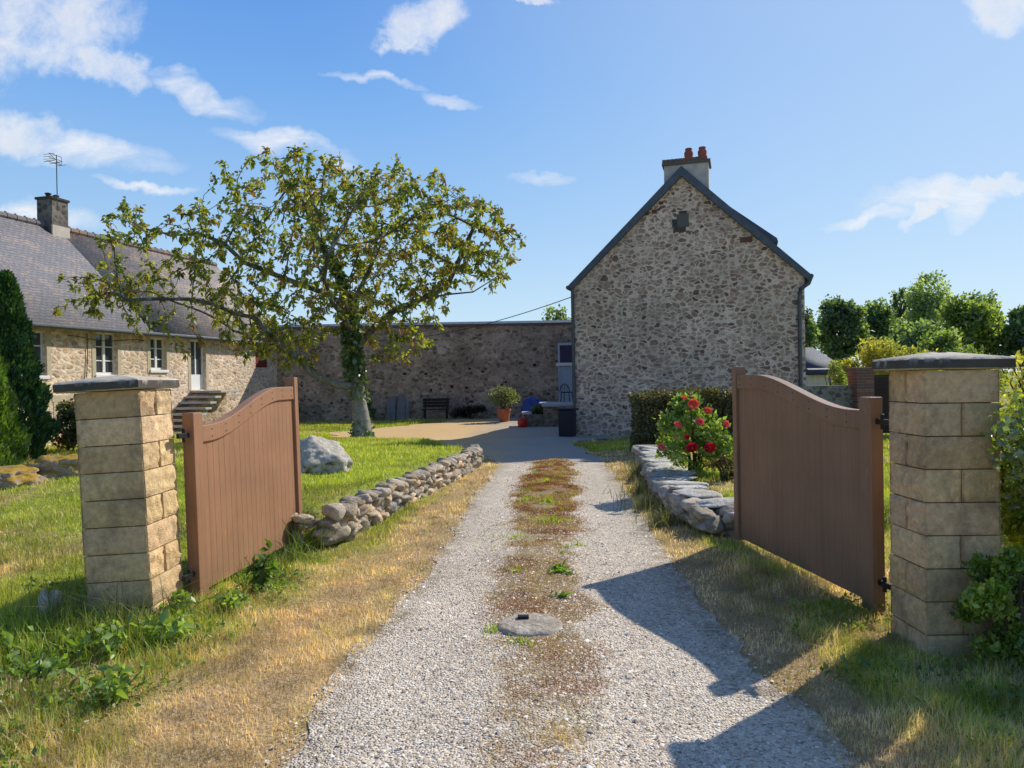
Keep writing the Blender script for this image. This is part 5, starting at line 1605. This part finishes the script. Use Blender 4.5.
def build_moss():
    n = 190000
    y = np.exp(rng.uniform(math.log(2.4), math.log(14.8), n)); s = np.interp(y, SY, SC)
    x = s + rng.normal(size=n) * .42
    cl = fbm(x * 3.2, y * 3.2, 61, 4)
    keep = rng.uniform(0, 1, n) < strip_amount(x, y) * sstep(cl, .3, .55) * 1.25
    keep |= (rng.uniform(0, 1, n) < .035 * (np.abs(x - s) < .7))
    keep &= (x > dl(y) + .1) & (x < dr(y) - .1) & (((x - .09) / .25) ** 2 + ((y - 4.78) / .25) ** 2 > 1)
    x, y = x[keep], y[keep]; n = len(x)
    k = fbm(x * 3.2, y * 2.6, 62, 4)[:, None]; t = rng.uniform(0, 1, (n, 1))
    c = np.where(k < .42, np.array([(.3, .125, .05)]), np.where(k < .5, np.array([(.36, .2, .09)]), np.where(k < .75, np.array([(.44, .3, .15)]), np.array([(.17, .17, .04)])))) * lerp(.6, 1.35, t)
    V, Fc, C = blades(x, y, rng.uniform(.008, .028, n) * np.clip(y / 7, 1, 1.5), np.maximum(.004, .0011 * y) * rng.uniform(.7, 1.5, n), c, 1.0)
    o = np_mesh('moss', V, Fc, M['grass'], C); tag(o, 'rusty moss and dry weeds in the middle strip of the drive', 'moss', kind='stuff')


build_moss()


def build_ground_weeds():
    n = 9000; y = rng.uniform(2.9, 6.2, n); x = -rng.uniform(1.3, 3.9, n)
    e = dl(y) - x
    cl = fbm(x * 2.6, y * 2.6, 91, 4)
    keep = (rng.uniform(0, 1, n) < sstep(cl, .45, .62) * sstep(e, .75, 1.3)) & ~blocked(x, y)
    x2 = rng.uniform(1.5, 3.2, 2600); y2 = rng.uniform(3.0, 5.2, 2600)
    k2 = (rng.uniform(0, 1, 2600) < sstep(fbm(x2 * 2.6, y2 * 2.6, 93, 4), .48, .62) * .6) & ~blocked(x2, y2)
    x = np.concatenate([x[keep], x2[k2]]); y = np.concatenate([y[keep], y2[k2]])
    P = np.repeat(np.stack([x, y, terrain(x, y) + rng.uniform(.015, .075, len(x))], 1), 3, 0) + rng.normal(size=(3 * len(x), 3)) * np.array([.012, .012, .006])
    o = leaves_obj('low_weeds', P, .034, .02, [(.1, .19, .03), (.17, .27, .045), (.26, .33, .08)], M['leaf'], up=.5)
    tag(o, 'small leafy weeds spread through the rough grass of the foreground', 'ground cover', kind='stuff')


build_ground_weeds()


def build_chips():
    n = 90000
    y = np.exp(rng.uniform(math.log(2.3), math.log(9), n)); x = rng.uniform(-1.15, 1.6, n)
    s = np.interp(y, SY, SC)
    pr = .22 + .78 * np.exp(-((np.abs(x - s) - .45) / .35) ** 2)
    keep = (x > dl(y) - .06) & (x < dr(y) + .06) & (rng.uniform(0, 1, n) < pr)
    x, y = x[keep], y[keep]; n = len(x)
    base = np.array([(1, 0, 0), (0, 1, 0), (-1, 0, 0), (0, -1, 0), (0, 0, .8), (.5, .5, .45)], float)
    z = terrain(x, y) + .0065
    sz = rng.gamma(2.4, .0015, n) + .0022
    an = rng.uniform(0, 6.28, n)
    B = rng.normal(size=(n, 5, 3)) * .28 + base[None, :5, :]
    B *= np.stack([sz * rng.uniform(.8, 1.5, n), sz, sz * rng.uniform(.6, 1, n)], 1)[:, None, :]
    ca, sa = np.cos(an)[:, None], np.sin(an)[:, None]
    V = np.stack([x[:, None] + B[..., 0] * ca - B[..., 1] * sa, y[:, None] + B[..., 0] * sa + B[..., 1] * ca, z[:, None] + B[..., 2]], -1)
    i = np.arange(n)[:, None] * 5
    Fc = np.concatenate([i + np.array([q]) for q in ((0, 1, 4), (1, 2, 4), (2, 3, 4), (3, 0, 4))])
    g = rng.uniform(0, 1, (n, 1))
    c = np.where(g < .09, np.array([(.3, .24, .19)]), np.where(g < .45, np.array([(.52, .42, .32)]), np.where(g < .85, np.array([(.72, .61, .48)]), np.array([(.84, .77, .66)])))) * rng.uniform(.8, 1.2, (n, 1))
    o = np_mesh('gravel_chips', V.reshape(-1, 3), Fc, M['chip'], np.repeat(c, 5, 0)); tag(o, 'loose pale gravel chips on the drive', 'gravel', kind='stuff')


build_chips()


# ------------------------------------------------------------------ single plants
def tuft(label, x, y, n, h, spread, pal, name='grass_tuft', cat='grass tuft', width=.005, lean=.7, z=None, group=None):
    a = rng.uniform(0, 6.28, n); q = np.abs(rng.normal(size=n)) * spread * .5
    px, py = x + np.cos(a) * q, y + np.sin(a) * q
    pal = np.array(pal); c = pal[rng.integers(0, len(pal), n)] * rng.uniform(.75, 1.25, (n, 1))
    V, Fc, C = blades(px, py, h * rng.uniform(.4, 1.1, n), np.full(n, width) * rng.uniform(.7, 1.3, n), c, lean)
    g = th(x, y); V = V - np.array([x, y, g])
    o = np_mesh(name, V, Fc, M['grass'], C); o.location = (x, y, g)
    return tag(o, label, cat, group)


def leafy(label, x, y, n, h, spread, pal, ln=.07, name='weed', cat='weed', group=None):
    """a low broad-leaved weed: stalks with leaves"""
    root = empty(name, (x, y, th(x, y)), 0, label, cat, group)
    m = MB(); P = []; 
    for k in range(n):
        a = random.uniform(0, 6.28); q = random.uniform(.1, 1) * spread; hh = h * random.uniform(.4, 1)
        e = Vector((q * math.cos(a), q * math.sin(a), hh)); s = e * .25 * random.uniform(.2, 1); s.z = 0
        m.tube([s, lerp(s, e, .5) + Vector((0, 0, hh * .15)), e], [.004, .003, .002], 5)
        for _ in range(random.randint(4, 8)):
            t = random.uniform(.25, 1); p = lerp(s, e, t) + Vector((0, 0, hh * .15 * math.sin(t * 3.1))); P.append(p[:])
    m.build('stem', M['green_stem'], root)
    leaves_obj('foliage', np.array(P), ln, ln * .55, pal, M['leaf'], root, up=.15, drop=.2)
    return root


M['green_stem'] = plain_mat('green_stem', (.1, .14, .04), .7, .2)
YG = [(.32, .46, .03), (.46, .56, .06)]; GR = [(.14, .25, .035), (.22, .35, .05)]; BG = [(.17, .28, .06), (.25, .37, .08), (.34, .45, .1)]
tuft('bright yellow green tuft at the left rim of the concrete cover', -.15, 4.72, 60, .06, .1, YG, width=.007)
tuft('bright yellow green tuft in front of the concrete cover', .02, 4.48, 60, .055, .1, YG, width=.007)
tuft('bright green tuft in the drive strip, nearest the courtyard', .52, 11.6, 90, .09, .22, YG, width=.012)
tuft('bright green tuft in the drive strip, second from the courtyard', .45, 9.6, 110, .09, .26, YG, width=.011)
tuft('bright green tuft at the left side of the drive strip', .17, 9.9, 90, .07, .25, YG, width=.011)
tuft('wide green tuft in the middle of the drive strip', .42, 8.3, 130, .09, .3, YG, width=.01)
tuft('low green grass patch at the left half of the drive strip', .0, 7.55, 160, .05, .5, YG, width=.008)
for q in range(16):
    yy_ = math.exp(random.uniform(math.log(5.6), math.log(13.2))); xx_ = float(np.interp(yy_, SY, SC)) + random.uniform(-.38, .38)
    tuft('small green tuft scattered among others in the mossy middle strip of the drive', xx_, yy_, 34, random.uniform(.04, .08), random.uniform(.08, .16), YG + [(.2, .3, .04)], width=.006 + .0005 * yy_, group='small green tufts in the drive strip')
leafy('dark leafy weed at the right side of the drive strip', .37, 6.15, 16, .05, .16, GR, .05)
leafy('small dark weed in the drive behind the concrete cover', .32, 5.4, 8, .04, .1, GR, .04)
tuft('arching clump of long grass blades at the end of the left dry stone wall', -2.08, 7.1, 70, .5, .25, [(.07, .13, .02), (.14, .2, .04)], width=.009, lean=.9)
tuft('arching long grass clump at the foot of the left pillar', -2.5, 4.72, 150, .42, .3, [(.09, .12, .03), (.2, .19, .07), (.07, .11, .02)], width=.005, lean=1.0)
tuft('tall grass clump between the small stone and the left pillar', -2.98, 4.8, 130, .45, .3, [(.13, .18, .03), (.2, .2, .06)], width=.005, lean=.6)
tuft('tall pale grass blades in front of the right pillar foot', 2.62, 4.05, 26, .42, .12, [(.28, .26, .1), (.2, .22, .06)], width=.006, lean=.35)
leafy('leafy weed growing against the sunlit left gate leaf', -1.98, 5.75, 16, .34, .13, [(.06, .13, .02), (.1, .19, .03)], .09)
tuft('patch of dry straw lying in the gravel at the bottom of the photo', .19, 3.3, 260, .05, .26, [(.6, .45, .22), (.75, .6, .34)], width=.004, lean=1.6)
W_ = [(-2.28, 5.05, 'at the right corner of the left pillar'), (-2.02, 5.25, 'before the bottom of the left gate leaf'), (-2.6, 4.45, 'in front of the left pillar'), (-2.95, 4.35, 'in front of the left corner of the left pillar'), (-3.3, 4.6, 'left of the small upright stone'),
      (-3.05, 3.9, 'low at the left foreground'), (-2.55, 3.95, 'in the rough foreground grass below the pillar'), (-2.35, 4.35, 'right of the long grass clump'), (-2.75, 3.45, 'dark and low near the bottom left'), (-2.15, 4.6, 'on the verge beside the pillar'), (-3.35, 3.95, 'at the left edge of the photo'), (-2.05, 3.75, 'low and lone on the straw verge')]
for i, (x, y, lb) in enumerate(W_):
    leafy('broad leaved green weed ' + lb, x, y, random.randint(12, 22), random.uniform(.1, .24), random.uniform(.14, .24), BG if i % 2 else GR + [(.16, .23, .05)], random.uniform(.055, .08), group='weeds round the left pillar')
for (x, y, lb) in ((-1.85, 6.2, 'middle of the left gate foot'), (-1.8, 6.75, 'far part of the left gate foot')):
    tuft('long green grass at the ' + lb, x - .2, y, 160, .22, .3, [(.1, .17, .02), (.17, .23, .04)], width=.006, lean=.6)
for (x, y, lb) in ((1.62, 8.0, 'nearest the drive end'), (1.62, 9.0, 'at its middle'), (1.72, 10.3, 'below the rose bush'), (2.0, 12.0, 'toward the hedge')):
    tuft('long grass along the right dry stone wall, ' + lb, x, y, 150, .3, .4, [(.08, .12, .02), (.2, .2, .07), (.3, .25, .12)], width=.008, lean=.7)
